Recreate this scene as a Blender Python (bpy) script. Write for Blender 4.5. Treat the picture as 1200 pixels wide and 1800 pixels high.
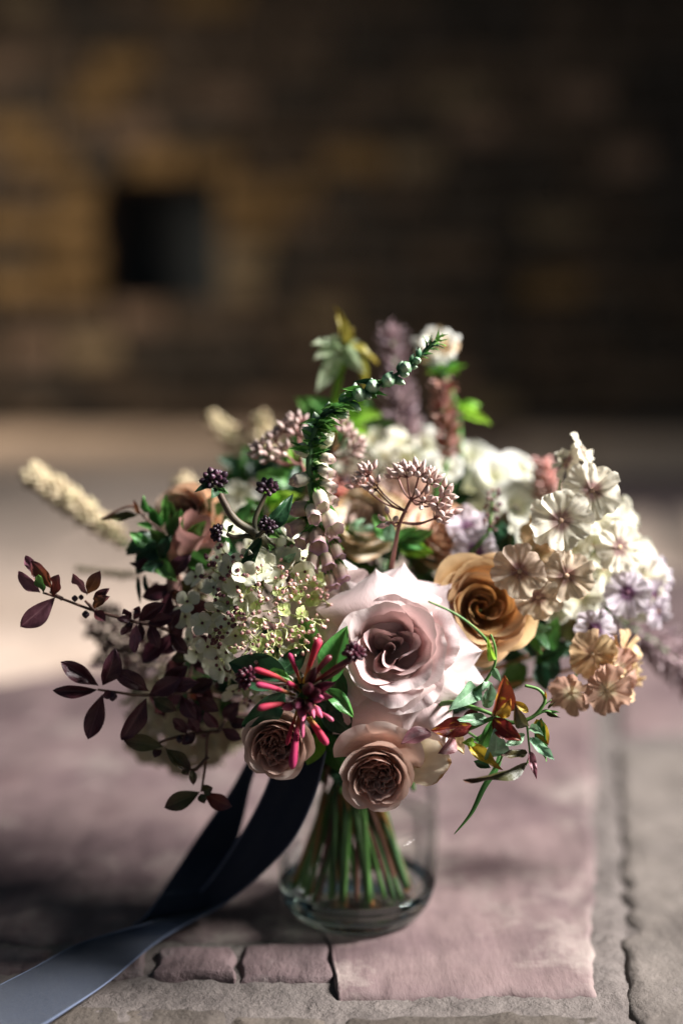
import bpy, math, random
from mathutils import Vector, Matrix, noise
for o in list(bpy.data.objects): bpy.data.objects.remove(o, do_unlink=True)
S = bpy.context.scene
COL = S.collection
R = random.Random(11)
PI = math.pi

# ------------------------------------------------------------ camera
CAM_H, PITCH, FPX = 0.31, math.radians(6.84), 2500.0
cam_d = bpy.data.cameras.new('camera'); cam = bpy.data.objects.new('camera', cam_d); COL.objects.link(cam)
cam.location = (0, 0, CAM_H); cam.rotation_euler = (PI/2 - PITCH, 0, 0)
cam_d.sensor_fit = 'VERTICAL'; cam_d.sensor_height = 36.0; cam_d.sensor_width = 24.0; cam_d.lens = 50.0
cam_d.clip_start = 0.01; cam_d.clip_end = 60
cam_d.dof.use_dof = True; cam_d.dof.focus_distance = 0.680; cam_d.dof.aperture_fstop = 1.8
S.camera = cam

# ------------------------------------------------------------ world and lamp
w = bpy.data.worlds.new('World'); S.world = w; w.use_nodes = True
bg = w.node_tree.nodes['Background']
bg.inputs[0].default_value = (0.56, 0.80, 1.0, 1); bg.inputs[1].default_value = 0.105
def area(name, loc, target, sx, sy, power, col, spread=180):
    d = bpy.data.lights.new(name, 'AREA'); d.shape = 'RECTANGLE'; d.size = sx; d.size_y = sy
    d.energy = power; d.color = col; d.spread = math.radians(spread)
    o = bpy.data.objects.new(name, d); COL.objects.link(o); o.location = loc
    o.rotation_euler = (Vector(target) - Vector(loc)).to_track_quat('-Z', 'Z').to_euler()
    return o
area('window_light', (1.80, 0.66, 1.60), (0.0, 0.72, 0.14), 0.55, 0.6, 98, (1.0, 0.975, 0.955), 112)
area('doorway_light', (-1.78, 4.05, 1.15), (-0.75, 4.9, 0.25), 0.6, 0.7, 17, (1.0, 0.83, 0.62), 120)

S.render.engine = 'CYCLES'
S.view_settings.view_transform = 'Standard'; S.view_settings.look = 'None'
S.view_settings.exposure = 0.10; S.view_settings.gamma = 1.0
c = S.cycles
c.max_bounces = 14; c.transmission_bounces = 12; c.transparent_max_bounces = 12; c.diffuse_bounces = 4; c.glossy_bounces = 4
c.caustics_refractive = True; c.caustics_reflective = False; c.blur_glossy = 0.6
c.sample_clamp_indirect = 3.0
try: c.use_denoising = True; c.denoiser = 'OPENIMAGEDENOISE'
except Exception: pass

# ------------------------------------------------------------ placing helpers
_cp, _sp = math.cos(PITCH), math.sin(PITCH)
def ray(px, py):
    a, b = (px - 600) / FPX, -(py - 900) / FPX
    return Vector((a, _cp + b*_sp, -_sp + b*_cp))
def P(px, py, y):
    r = ray(px, py); return Vector((0, 0, CAM_H)) + r * (y / r.y)
def PF(px, py, z=0.0):
    r = ray(px, py); return Vector((0, 0, CAM_H)) + r * ((z - CAM_H) / r.z)
def mm(px, y): return px * y / FPX          # length of px pixels at distance y
def V(*a): return Vector(a)

def frame(z, up=(0, 0, 1), roll=0.0):
    z = Vector(z).normalized(); up = Vector(up)
    if abs(z.dot(up)) > 0.98: up = Vector((0, 1, 0))
    x = up.cross(z).normalized(); y = z.cross(x)
    m = Matrix((x, y, z)).transposed()
    return (m @ Matrix.Rotation(roll, 3, 'Z')).to_4x4()
def place(loc, rot, sx=1, sy=None, sz=None):
    sy = sx if sy is None else sy; sz = sx if sz is None else sz
    return Matrix.Translation(loc) @ rot @ Matrix.Diagonal((sx, sy, sz, 1))
def along(a, b, nrm, width=1.0, roll=0.0, thick=None):
    """matrix that lays a unit leaf (along +X, face +Z) from a to b"""
    a, b = Vector(a), Vector(b); x = (b - a); L = x.length; x = x.normalized()
    n = Vector(nrm); n = (n - x * n.dot(x))
    if n.length < 1e-4: n = Vector((0, 0, 1)) - x * x.z
    n.normalize(); y = n.cross(x)
    m = Matrix((x, y, n)).transposed() @ Matrix.Rotation(roll, 3, 'X')
    return Matrix.Translation(a) @ m.to_4x4() @ Matrix.Diagonal((L, L * width, L * (thick or 1.0), 1))

# ------------------------------------------------------------ mesh helpers
class MB:
    def __init__(s): s.v, s.f, s.uv = [], [], []
    def grid(s, fn, nu, nv, closed=False, u0=0, u1=1, v0=0, v1=1):
        base = len(s.v); cu = nu if closed else nu + 1
        for j in range(nv + 1):
            for i in range(cu):
                s.v.append(tuple(fn(u0 + (u1-u0)*i/nu, v0 + (v1-v0)*j/nv)))
        for j in range(nv):
            for i in range(nu):
                a = base + j*cu + i; b = base + j*cu + (i+1) % cu
                s.f.append((a, b, b + cu, a + cu))
                s.uv.append(((i/nu, j/nv), ((i+1)/nu, j/nv), ((i+1)/nu, (j+1)/nv), (i/nu, (j+1)/nv)))
        return s
    def tube(s, pts, rad, n=7, cap=True):
        pts = [Vector(p) for p in pts]; m = len(pts)
        if not hasattr(rad, '__len__'): rad = [rad]*m
        ref = None; base = len(s.v)
        for k, p in enumerate(pts):
            t = (pts[min(k+1, m-1)] - pts[max(k-1, 0)]).normalized()
            if ref is None: ref = t.orthogonal().normalized()
            ref = (ref - t*ref.dot(t)); ref = ref.normalized() if ref.length > 1e-6 else t.orthogonal().normalized()
            b = t.cross(ref)
            for i in range(n):
                a = 2*PI*i/n; s.v.append(tuple(p + (ref*math.cos(a) + b*math.sin(a))*rad[k]))
        for k in range(m-1):
            for i in range(n):
                a = base + k*n + i; bb = base + k*n + (i+1) % n
                s.f.append((a, bb, bb+n, a+n))
                s.uv.append(((i/n, k/(m-1)), ((i+1)/n, k/(m-1)), ((i+1)/n, (k+1)/(m-1)), (i/n, (k+1)/(m-1))))
        if cap:
            for k0, vv in ((0, 0), (m-1, 1)):
                f = tuple(base + k0*n + i for i in (range(n-1, -1, -1) if k0 == 0 else range(n)))
                s.f.append(f); s.uv.append(tuple((.5, vv) for _ in f))
        return s
    def blob(s, c, ax, L, r, n=7, m=5, prof=None):
        """lathe bud from c along ax, length L, greatest radius r"""
        c = Vector(c); M3 = frame(ax).to_3x3()
        prof = prof or (lambda v: math.sin(PI*min(max(v, .03), .97))**.75)
        return s.grid(lambda u, v: c + M3 @ V(r*prof(v)*math.cos(2*PI*u), r*prof(v)*math.sin(2*PI*u), L*v), n, m, True)
    def mesh(s, name, smooth=True):
        me = bpy.data.meshes.new(name); me.from_pydata(s.v, [], s.f)
        ul = me.uv_layers.new(name='UVMap')
        flat = [c for f in s.uv for uv in f for c in uv]
        if len(flat) == 2*len(me.loops): ul.data.foreach_set('uv', flat)
        if smooth: me.polygons.foreach_set('use_smooth', [True]*len(me.polygons))
        me.update(); return me

def obj(name, me, m, parent=None, mat4=None, kind=None):
    if isinstance(me, MB): me = me.mesh(name)
    if m is not None and not me.materials: me.materials.append(m)
    o = bpy.data.objects.new(name, me); COL.objects.link(o)
    if parent is not None: o.parent = parent
    if mat4 is not None: o.matrix_local = mat4
    if m is not None and me.materials[0] is not m:
        o.material_slots[0].link = 'OBJECT'; o.material_slots[0].material = m
    if kind: o['kind'] = kind
    return o
def thing(name, label, cat, loc=(0, 0, 0), group=None):
    o = bpy.data.objects.new(name, None); COL.objects.link(o); o.empty_display_size = .01
    o.location = loc; o['label'] = label; o['category'] = cat
    if group: o['group'] = group
    return o
def loc_of(t): return Vector(t.location)
def cat_rom(pts, n=6):
    pts = [Vector(p) for p in pts]; out = []
    for i in range(len(pts)-1):
        p0, p1, p2, p3 = pts[max(i-1, 0)], pts[i], pts[i+1], pts[min(i+2, len(pts)-1)]
        for k in range(n):
            t = k/n
            out.append(.5*((2*p1) + (p2-p0)*t + (2*p0-5*p1+4*p2-p3)*t*t + (3*p1-p0-3*p2+p3)*t**3))
    out.append(pts[-1]); return out
def lin(a, b, n): return [a + (b-a)*k/(n-1) for k in range(n)]

# ------------------------------------------------------------ materials
def srgb(h):
    h = h.lstrip('#'); c = [int(h[i:i+2], 16)/255 for i in (0, 2, 4)]
    return tuple(x/12.92 if x <= .04045 else ((x+.055)/1.055)**2.4 for x in c)
def _new(name):
    m = bpy.data.materials.new(name); m.use_nodes = True; nt = m.node_tree; nt.nodes.clear(); return m, nt
def mat(name, stops, rough=.55, trans=0.0, mott=.18, mscale=5., stretch=(1, 1), vein=None, bump=.25, bscale=30., bstretch=(1, 1),
        bdist=.0004, rand=.18, hue=.012, sheen=0., spec=.35, coords='UV', tcol=None, tip=None, spots=None):
    """stops: [(pos,'#hex')...] along V of the UVs; tip: (start,'#hex') dry edge"""
    m, nt = _new(name); N = nt.nodes.new; Lk = nt.links.new
    out = N('ShaderNodeOutputMaterial'); p = N('ShaderNodeBsdfPrincipled')
    tc = N('ShaderNodeTexCoord'); oi = N('ShaderNodeObjectInfo')
    sep = N('ShaderNodeSeparateXYZ'); Lk(tc.outputs['UV'], sep.inputs[0])
    rp = N('ShaderNodeValToRGB'); rp.color_ramp.elements[0].color = (*srgb(stops[0][1]), 1); rp.color_ramp.elements[0].position = stops[0][0]
    if len(stops) > 1:
        rp.color_ramp.elements[1].position = stops[1][0]; rp.color_ramp.elements[1].color = (*srgb(stops[1][1]), 1)
        for q, h in stops[2:]:
            e = rp.color_ramp.elements.new(q); e.color = (*srgb(h), 1)
    else: rp.color_ramp.elements[1].color = (*srgb(stops[0][1]), 1)
    Lk(sep.outputs['Y'], rp.inputs[0]); col = rp.outputs[0]
    def nz(scale, st, det=3, off=0.):
        mp = N('ShaderNodeMapping'); mp.inputs['Scale'].default_value = (st[0], st[1], 1)
        Lk(tc.outputs[coords], mp.inputs[0])
        if coords == 'Object': mp.inputs['Scale'].default_value = (st[0], st[1], st[2] if len(st) > 2 else 1)
        n = N('ShaderNodeTexNoise'); n.noise_dimensions = '4D'; n.inputs['Scale'].default_value = scale; n.inputs['Detail'].default_value = det
        Lk(mp.outputs[0], n.inputs['Vector'])
        ma = N('ShaderNodeMath'); ma.operation = 'MULTIPLY_ADD'; ma.inputs[1].default_value = 37.; ma.inputs[2].default_value = off
        Lk(oi.outputs['Random'], ma.inputs[0]); Lk(ma.outputs[0], n.inputs['W']); return n.outputs['Fac']
    def mixc(fac, a, b, mode='MIX'):
        x = N('ShaderNodeMix'); x.data_type = 'RGBA'; x.blend_type = mode
        for s_, v_ in ((0, fac), (6, a), (7, b)):
            if hasattr(v_, 'is_linked') or isinstance(v_, bpy.types.NodeSocket): Lk(v_, x.inputs[s_])
            elif isinstance(v_, (int, float)): x.inputs[s_].default_value = v_
            else: x.inputs[s_].default_value = (*v_, 1)
        return x.outputs[2]
    def mr(v_, a, b, c_, d):
        x = N('ShaderNodeMapRange'); Lk(v_, x.inputs[0])
        for i_, q in enumerate((a, b, c_, d)): x.inputs[i_+1].default_value = q
        return x.outputs[0]
    if tip:
        ab = N('ShaderNodeMath'); ab.operation = 'ADD'; Lk(sep.outputs['Y'], ab.inputs[0])
        Lk(mr(nz(9., (1, 1), 2, 3.), .3, .7, -.08, .08), ab.inputs[1])
        col = mixc(mr(ab.outputs[0], tip[0], min(1., tip[0]+.1), 0, 1), col, srgb(tip[1]))
    if spots:
        col = mixc(mr(nz(spots[1], (1, 1), 2, 9.), spots[2], spots[2]+.08, 0, 1), col, srgb(spots[0]))
    if vein:       # (colour, count, strength): darker/lighter ribs fanning along the petal
        col = mixc(mr(nz(vein[1], (1, .12), 2, 5.), .5, .66, 0, vein[2]), col, srgb(vein[0]))
    hs = N('ShaderNodeHueSaturation'); Lk(col, hs.inputs['Color'])
    Lk(mr(oi.outputs['Random'], 0, 1, .5-hue, .5+hue), hs.inputs['Hue'])
    ad = N('ShaderNodeMath'); ad.operation = 'MULTIPLY'
    fr = N('ShaderNodeMath'); fr.operation = 'FRACT'; m7 = N('ShaderNodeMath'); m7.operation = 'MULTIPLY'; m7.inputs[1].default_value = 7.31
    Lk(oi.outputs['Random'], m7.inputs[0]); Lk(m7.outputs[0], fr.inputs[0])
    Lk(mr(fr.outputs[0], 0, 1, 1-rand, 1+rand*.6), ad.inputs[0]); Lk(mr(nz(mscale, stretch, 4), .25, .75, 1-mott, 1+mott), ad.inputs[1])
    Lk(ad.outputs[0], hs.inputs['Value']); col = hs.outputs[0]
    Lk(col, p.inputs['Base Color']); p.inputs['Roughness'].default_value = rough; p.inputs['Specular IOR Level'].default_value = spec
    if sheen: p.inputs['Sheen Weight'].default_value = sheen; p.inputs['Sheen Roughness'].default_value = .35
    if bump:
        b = N('ShaderNodeBump'); b.inputs['Strength'].default_value = bump; b.inputs['Distance'].default_value = bdist
        Lk(nz(bscale, bstretch, 4, 1.), b.inputs['Height']); Lk(b.outputs[0], p.inputs['Normal'])
    if trans:
        t = N('ShaderNodeBsdfTranslucent'); mx = N('ShaderNodeMixShader'); mx.inputs[0].default_value = trans
        if tcol: Lk(mixc(.6, col, srgb(tcol)), t.inputs[0])
        else: Lk(col, t.inputs[0])
        Lk(p.outputs[0], mx.inputs[1]); Lk(t.outputs[0], mx.inputs[2]); Lk(mx.outputs[0], out.inputs[0])
    else: Lk(p.outputs[0], out.inputs[0])
    return m
def leaf_mat(name, base, tipc, rib, trans=.22, rough=.38, spots=None, back=None, **k):
    """leaf: colour along its length, pale midrib and side veins, blotches"""
    m = mat(name, [(0., base), (.55, base), (1., tipc)], rough=rough, trans=trans, mott=.25, mscale=4., vein=None, bump=.5, bscale=14., bdist=.0006, spots=spots, rand=.3, hue=.02, **k)
    nt = m.node_tree; N = nt.nodes.new; Lk = nt.links.new
    p = next(n for n in nt.nodes if n.type == 'BSDF_PRINCIPLED'); src = p.inputs['Base Color'].links[0].from_socket
    tc = next(n for n in nt.nodes if n.type == 'TEX_COORD'); sp = N('ShaderNodeSeparateXYZ'); Lk(tc.outputs['UV'], sp.inputs[0])
    def M_(op, a, b=None):
        x = N('ShaderNodeMath'); x.operation = op
        for i_, q in enumerate((a, b)):
            if q is None: continue
            if isinstance(q, bpy.types.NodeSocket): Lk(q, x.inputs[i_])
            else: x.inputs[i_].default_value = q
        return x.outputs[0]
    d = M_('ABSOLUTE', M_('SUBTRACT', sp.outputs['X'], .5))
    rib1 = M_('LESS_THAN', d, .022)
    sv = M_('ABSOLUTE', M_('SINE', M_('MULTIPLY', M_('SUBTRACT', sp.outputs['Y'], M_('MULTIPLY', d, .55)), 24.)))
    rib2 = M_('MULTIPLY', M_('LESS_THAN', sv, .14), .45)
    f = M_('MULTIPLY', M_('MAXIMUM', rib1, rib2), .6)
    x = N('ShaderNodeMix'); x.data_type = 'RGBA'; Lk(f, x.inputs[0]); Lk(src, x.inputs[6]); x.inputs[7].default_value = (*srgb(rib), 1)
    Lk(x.outputs[2], p.inputs['Base Color']); return m
def glass_mat(name, ior, col=(1, 1, 1), rough=0.0):
    m, nt = _new(name); g = nt.nodes.new('ShaderNodeBsdfGlass'); g.inputs['IOR'].default_value = ior; g.inputs['Color'].default_value = (*col, 1)
    g.inputs['Roughness'].default_value = rough
    o = nt.nodes.new('ShaderNodeOutputMaterial'); nt.links.new(g.outputs[0], o.inputs[0]); return m
def thin_glass(name, tint=(.97, .985, .975), edge=(.95, .975, .96), ior=1.16):
    m, nt = _new(name); N = nt.nodes.new; Lk = nt.links.new
    o = N('ShaderNodeOutputMaterial'); mx = N('ShaderNodeMixShader'); t = N('ShaderNodeBsdfTransparent'); g = N('ShaderNodeBsdfGlossy'); g.inputs['Roughness'].default_value = .02
    f = N('ShaderNodeFresnel'); f.inputs['IOR'].default_value = ior; lw = N('ShaderNodeLayerWeight'); lw.inputs['Blend'].default_value = .28
    c_ = N('ShaderNodeMix'); c_.data_type = 'RGBA'; Lk(lw.outputs['Facing'], c_.inputs[0]); c_.inputs[6].default_value = (*tint, 1); c_.inputs[7].default_value = (*edge, 1)
    Lk(c_.outputs[2], t.inputs[0]); fm = N('ShaderNodeMath'); fm.operation = 'MULTIPLY'; fm.inputs[1].default_value = .45; Lk(f.outputs[0], fm.inputs[0]); Lk(fm.outputs[0], mx.inputs[0]); Lk(t.outputs[0], mx.inputs[1]); Lk(g.outputs[0], mx.inputs[2]); Lk(mx.outputs[0], o.inputs[0]); return m
def stone_mat(name, cols, scale=9., streak=(1, 1, 1), bump=.6, bdist=.003, vein=None, dim=1.0):
    """cols: hex colours mixed by noise, in object coordinates (metres)"""
    m, nt = _new(name); N = nt.nodes.new; Lk = nt.links.new
    out = N('ShaderNodeOutputMaterial'); p = N('ShaderNodeBsdfPrincipled'); Lk(p.outputs[0], out.inputs[0])
    tc = N('ShaderNodeTexCoord'); oi = N('ShaderNodeObjectInfo')
    def nz(sc, st, det, off, rough=.6):
        mp = N('ShaderNodeMapping'); mp.inputs['Scale'].default_value = st; Lk(tc.outputs['Object'], mp.inputs[0])
        n = N('ShaderNodeTexNoise'); n.noise_dimensions = '4D'; n.inputs['Scale'].default_value = sc; n.inputs['Detail'].default_value = det; n.inputs['Roughness'].default_value = rough
        ma = N('ShaderNodeMath'); ma.operation = 'MULTIPLY_ADD'; ma.inputs[1].default_value = 53.; ma.inputs[2].default_value = off
        Lk(oi.outputs['Random'], ma.inputs[0]); Lk(ma.outputs[0], n.inputs['W']); Lk(mp.outputs[0], n.inputs['Vector']); return n.outputs['Fac']
    rp = N('ShaderNodeValToRGB'); k = len(cols)
    big = N('ShaderNodeMapRange'); Lk(nz(3.2, (1, 1, 1), 5, 11., .7), big.inputs[0])
    for i_, q in enumerate((.3, .7, .78, 1.25)): big.inputs[i_+1].default_value = q
    while len(rp.color_ramp.elements) < k: rp.color_ramp.elements.new(.5)
    for i_, h in enumerate(cols):
        e = rp.color_ramp.elements[i_]; e.position = .28 + .44*i_/max(1, k-1); e.color = (*srgb(h), 1)
    Lk(nz(scale, (1, 1, 1), 7, 0.), rp.inputs[0])
    x = N('ShaderNodeMix'); x.data_type = 'RGBA'; x.blend_type = 'MULTIPLY'; x.inputs[0].default_value = 1.
    r2 = N('ShaderNodeMapRange'); Lk(nz(60., streak, 6, 4.), r2.inputs[0])
    for i_, q in enumerate((.25, .75, .72, 1.2)): r2.inputs[i_+1].default_value = q
    cb = N('ShaderNodeCombineColor'); [Lk(r2.outputs[0], cb.inputs[i_]) for i_ in range(3)]
    Lk(rp.outputs[0], x.inputs[6]); Lk(cb.outputs[0], x.inputs[7]); col = x.outputs[2]
    if vein:
        r3 = N('ShaderNodeMapRange'); Lk(nz(13., (1, 1, 1), 6, 8., .75), r3.inputs[0])
        for i_, q in enumerate((.52, .68, 0., .85)): r3.inputs[i_+1].default_value = q
        y = N('ShaderNodeMix'); y.data_type = 'RGBA'; Lk(r3.outputs[0], y.inputs[0]); Lk(col, y.inputs[6]); y.inputs[7].default_value = (*srgb(vein), 1); col = y.outputs[2]
    mb = N('ShaderNodeVectorMath'); mb.operation = 'SCALE'; Lk(col, mb.inputs[0]); Lk(big.outputs[0], mb.inputs['Scale']); col = mb.outputs[0]
    hs = N('ShaderNodeHueSaturation'); Lk(col, hs.inputs['Color'])
    r4 = N('ShaderNodeMapRange'); Lk(oi.outputs['Random'], r4.inputs[0])
    for i_, q in enumerate((0, 1, .78*dim, 1.18*dim)): r4.inputs[i_+1].default_value = q
    Lk(r4.outputs[0], hs.inputs['Value']); Lk(hs.outputs[0], p.inputs['Base Color'])
    p.inputs['Roughness'].default_value = .78; p.inputs['Specular IOR Level'].default_value = .3
    ad = N('ShaderNodeMath'); ad.operation = 'MULTIPLY_ADD'; ad.inputs[1].default_value = .3
    Lk(nz(220., streak, 5, 2.), ad.inputs[0]); Lk(nz(34., streak, 8, 6., .7), ad.inputs[2])
    b = N('ShaderNodeBump'); b.inputs['Strength'].default_value = bump; b.inputs['Distance'].default_value = bdist
    Lk(ad.outputs[0], b.inputs['Height']); Lk(b.outputs[0], p.inputs['Normal']); return m
# ============================================================ FLOOR
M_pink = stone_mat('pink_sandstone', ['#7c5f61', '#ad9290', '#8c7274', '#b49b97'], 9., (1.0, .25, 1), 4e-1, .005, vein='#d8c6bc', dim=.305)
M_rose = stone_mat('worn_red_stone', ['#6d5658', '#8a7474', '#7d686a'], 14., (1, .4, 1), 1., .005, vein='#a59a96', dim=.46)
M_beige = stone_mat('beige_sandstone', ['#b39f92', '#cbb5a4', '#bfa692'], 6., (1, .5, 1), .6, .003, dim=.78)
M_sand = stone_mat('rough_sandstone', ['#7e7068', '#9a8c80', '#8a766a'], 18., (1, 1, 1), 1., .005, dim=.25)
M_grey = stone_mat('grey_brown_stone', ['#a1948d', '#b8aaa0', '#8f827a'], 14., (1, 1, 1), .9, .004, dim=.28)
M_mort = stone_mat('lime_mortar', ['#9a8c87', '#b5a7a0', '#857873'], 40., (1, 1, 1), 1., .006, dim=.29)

floor = thing('floor', '', ''); del floor['label'], floor['category']; floor['kind'] = 'structure'
def nz2(p, s, seed=0.): return noise.noise(Vector((p[0]*s + seed, p[1]*s - seed, seed)))
G0 = PF(1109, 1750); _g = (PF(1087, 1306) - G0).normalized(); GN = V(_g.y, -_g.x, 0)     # the open crack beside the right stone
def mortar_mesh():
    b = MB()
    def near(u, v):
        x, y = -.55 + 1.1*u, .30 + .95*v
        z = -.0021 + .0013*nz2((x, y), 45.) + .0013*nz2((x, y), 130., 3.) + .0010*nz2((x, y), 320., 7.)
        d_ = (V(x, y, 0) - G0).dot(GN) + .0014*nz2((x, y), 40., 5.); z -= .0022*math.exp(-(d_/.0028)**2)
        return (x, y, z)
    b.grid(near, 260, 220)
    return b
obj('mortar_bed', mortar_mesh(), M_mort, floor)
def far(u, v): return (-4.0 + 8.0*u, 1.25 + 6*v, -.0075)
b = MB().grid(far, 8, 8); obj('mortar_bed', b, M_mort, floor)
b = MB().grid(lambda u, v: (-4.0 + 8.0*u, -1.2 + 8.6*v, -.014), 4, 4); obj('ground_bed', b, M_mort, floor)

def pl(poly, s):
    """point at share s (0..1 by index) of a polyline with its own stations"""
    for (s0, p0), (s1, p1) in zip(poly, poly[1:]):
        if s <= s1 + 1e-9: t = (s - s0)/max(1e-9, s1 - s0); return Vector(p0).lerp(Vector(p1), t)
    return Vector(poly[-1][1])
def slab(front, back, m, nu=20, nv=20, rough=.0012, edge=.006, seed=None, h=0.0, name='slab', chip=.003):
    seed = R.uniform(0, 90) if seed is None else seed
    org = pl(front, .5).lerp(pl(back, .5), .5); org.z = 0
    b = MB()
    def dens(u):   # crowd stations near the edges
        return .5 - .5*math.cos(PI*u) if nu < 40 else u
    def fn(u, v):
        u_, v_ = dens(u), dens(v)
        p = pl(front, u_).lerp(pl(back, u_), v_)
        # wander of the outline
        L1 = (pl(front, 1) - pl(front, 0)).length; L2 = (pl(back, .5) - pl(front, .5)).length
        e = min(u_*L1, (1-u_)*L1, v_*L2, (1-v_)*L2)
        wob = math.exp(-e/.02)
        p = p + Vector((nz2(p, 60., seed), nz2(p, 55., seed+9), 0))*chip*wob*1.6 + Vector((nz2(p, 14., seed), nz2(p, 16., seed+5), 0))*chip*wob
        z = h + rough*(nz2(p, 9., seed) + .6*nz2((p.x*1.0, p.y*.5), 38., seed+2) + .35*nz2((p.x, p.y*.4), 110., seed+4))
        # stepped cleft faces of split stone
        q = nz2((p.x, p.y*.8), 12., seed+20); z += rough*1.1*max(0, min(1, (q-.05)*14))*.8
        drop = max(0, 1 - e/edge*(1 + .7*nz2(p, 80., seed+3)))
        z -= .0034*drop**1.6
        return Vector((p.x, p.y, z)) - org
    b.grid(fn, nu, nv)
    n0 = len(b.v); cu = nu+1          # skirt down into the bed
    ring = [i for i in range(cu)] + [j*cu+nu for j in range(1, nv+1)] + [nv*cu+i for i in range(nu-1, -1, -1)] + [j*cu for j in range(nv-1, 0, -1)]
    for i in ring: x, y, z = b.v[i]; b.v.append((x, y, -.016))
    for k in range(len(ring)):
        a, c_ = ring[k], ring[(k+1) % len(ring)]
        b.f.append((a, n0+k, n0+(k+1) % len(ring), c_)); b.uv.append(((0, 0),)*4)
    o = obj(name, b, m, floor); o.location = org; return o
def quad(fl, fr, br, bl): return [(0, fl), (1, fr)], [(0, bl), (1, br)]
# big pink slab under the jar, with the notch at its front edge
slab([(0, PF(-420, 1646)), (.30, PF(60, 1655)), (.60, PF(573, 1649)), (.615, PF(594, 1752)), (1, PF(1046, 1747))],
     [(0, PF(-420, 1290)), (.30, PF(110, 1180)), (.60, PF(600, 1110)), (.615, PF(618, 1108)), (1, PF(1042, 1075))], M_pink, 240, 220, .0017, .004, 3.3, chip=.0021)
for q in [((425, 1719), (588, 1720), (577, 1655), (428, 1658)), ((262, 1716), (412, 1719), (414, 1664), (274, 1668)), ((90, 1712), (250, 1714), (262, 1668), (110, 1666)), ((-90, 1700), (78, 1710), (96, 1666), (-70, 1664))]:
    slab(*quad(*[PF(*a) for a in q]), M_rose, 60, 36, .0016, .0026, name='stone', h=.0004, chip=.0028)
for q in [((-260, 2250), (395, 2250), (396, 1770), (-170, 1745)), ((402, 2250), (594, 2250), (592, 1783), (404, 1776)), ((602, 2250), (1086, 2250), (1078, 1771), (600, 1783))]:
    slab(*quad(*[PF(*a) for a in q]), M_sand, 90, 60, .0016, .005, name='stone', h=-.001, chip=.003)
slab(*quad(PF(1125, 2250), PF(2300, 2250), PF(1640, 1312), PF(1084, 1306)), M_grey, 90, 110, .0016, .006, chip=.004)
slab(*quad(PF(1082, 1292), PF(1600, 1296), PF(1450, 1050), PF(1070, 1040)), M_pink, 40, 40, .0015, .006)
# paving farther back, rows that run parallel to the first slab
e1, e2 = V(math.cos(math.radians(10.2)), -math.sin(math.radians(10.2)), 0), V(math.sin(math.radians(10.2)), math.cos(math.radians(10.2)), 0)
rr = random.Random(5); brow = 1.21
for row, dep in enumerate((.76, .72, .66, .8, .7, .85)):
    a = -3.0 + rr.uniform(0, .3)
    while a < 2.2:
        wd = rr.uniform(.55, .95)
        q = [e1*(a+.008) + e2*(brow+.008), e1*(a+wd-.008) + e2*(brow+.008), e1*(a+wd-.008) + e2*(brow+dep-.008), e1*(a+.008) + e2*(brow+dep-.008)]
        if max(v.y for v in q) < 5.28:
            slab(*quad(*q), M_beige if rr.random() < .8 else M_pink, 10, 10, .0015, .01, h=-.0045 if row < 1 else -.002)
        a += wd
    brow += dep

# ============================================================ WALL
WY = 5.3
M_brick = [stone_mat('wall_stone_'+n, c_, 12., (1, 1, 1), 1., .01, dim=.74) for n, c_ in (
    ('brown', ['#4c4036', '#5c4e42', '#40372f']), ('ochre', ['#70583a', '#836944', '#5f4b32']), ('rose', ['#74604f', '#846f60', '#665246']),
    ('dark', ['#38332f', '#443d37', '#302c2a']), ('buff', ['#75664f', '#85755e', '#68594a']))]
wall = thing('stone_wall', 'rough brown stone wall with a dark square opening behind the bouquet', 'wall', (0, WY, 0))
def WP(px, py): p = P(px, py, WY); return p.x, p.z
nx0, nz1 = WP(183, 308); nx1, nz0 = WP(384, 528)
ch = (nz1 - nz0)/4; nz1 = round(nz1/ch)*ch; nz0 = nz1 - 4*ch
def box(b, x0, x1, y0, y1, z0, z1):
    k = len(b.v); b.v += [(x, y, z) for x in (x0, x1) for y in (y0, y1) for z in (z0, z1)]
    for f in ((0, 1, 3, 2), (4, 6, 7, 5), (0, 4, 5, 1), (2, 3, 7, 6), (0, 2, 6, 4), (1, 5, 7, 3)):
        b.f.append(tuple(k+i for i in f)); b.uv.append(((0, 0),)*4)
wb = MB(); T0, T1 = .03, .34
box(wb, -4.2, nx0-.01, T0, T1, -.02, 2.6); box(wb, nx1+.01, 4.2, T0, T1, -.02, 2.6); box(wb, nx0-.01, nx1+.01, T0, T1, -.02, nz0-.01); box(wb, nx0-.01, nx1+.01, T0, T1, nz1+.01, 2.6)
wm = wb.mesh('mortar', False); obj('mortar', wm, M_mort, wall)
nb = MB(); box(nb, nx0-.05, nx1+.05, T1+.002, T1+.05, nz0-.05, nz1+.05); obj('opening_back', nb.mesh('opening_back', False), stone_mat('slate', ['#5a6670', '#6a7680'], 6., dim=.22), wall)
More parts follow.
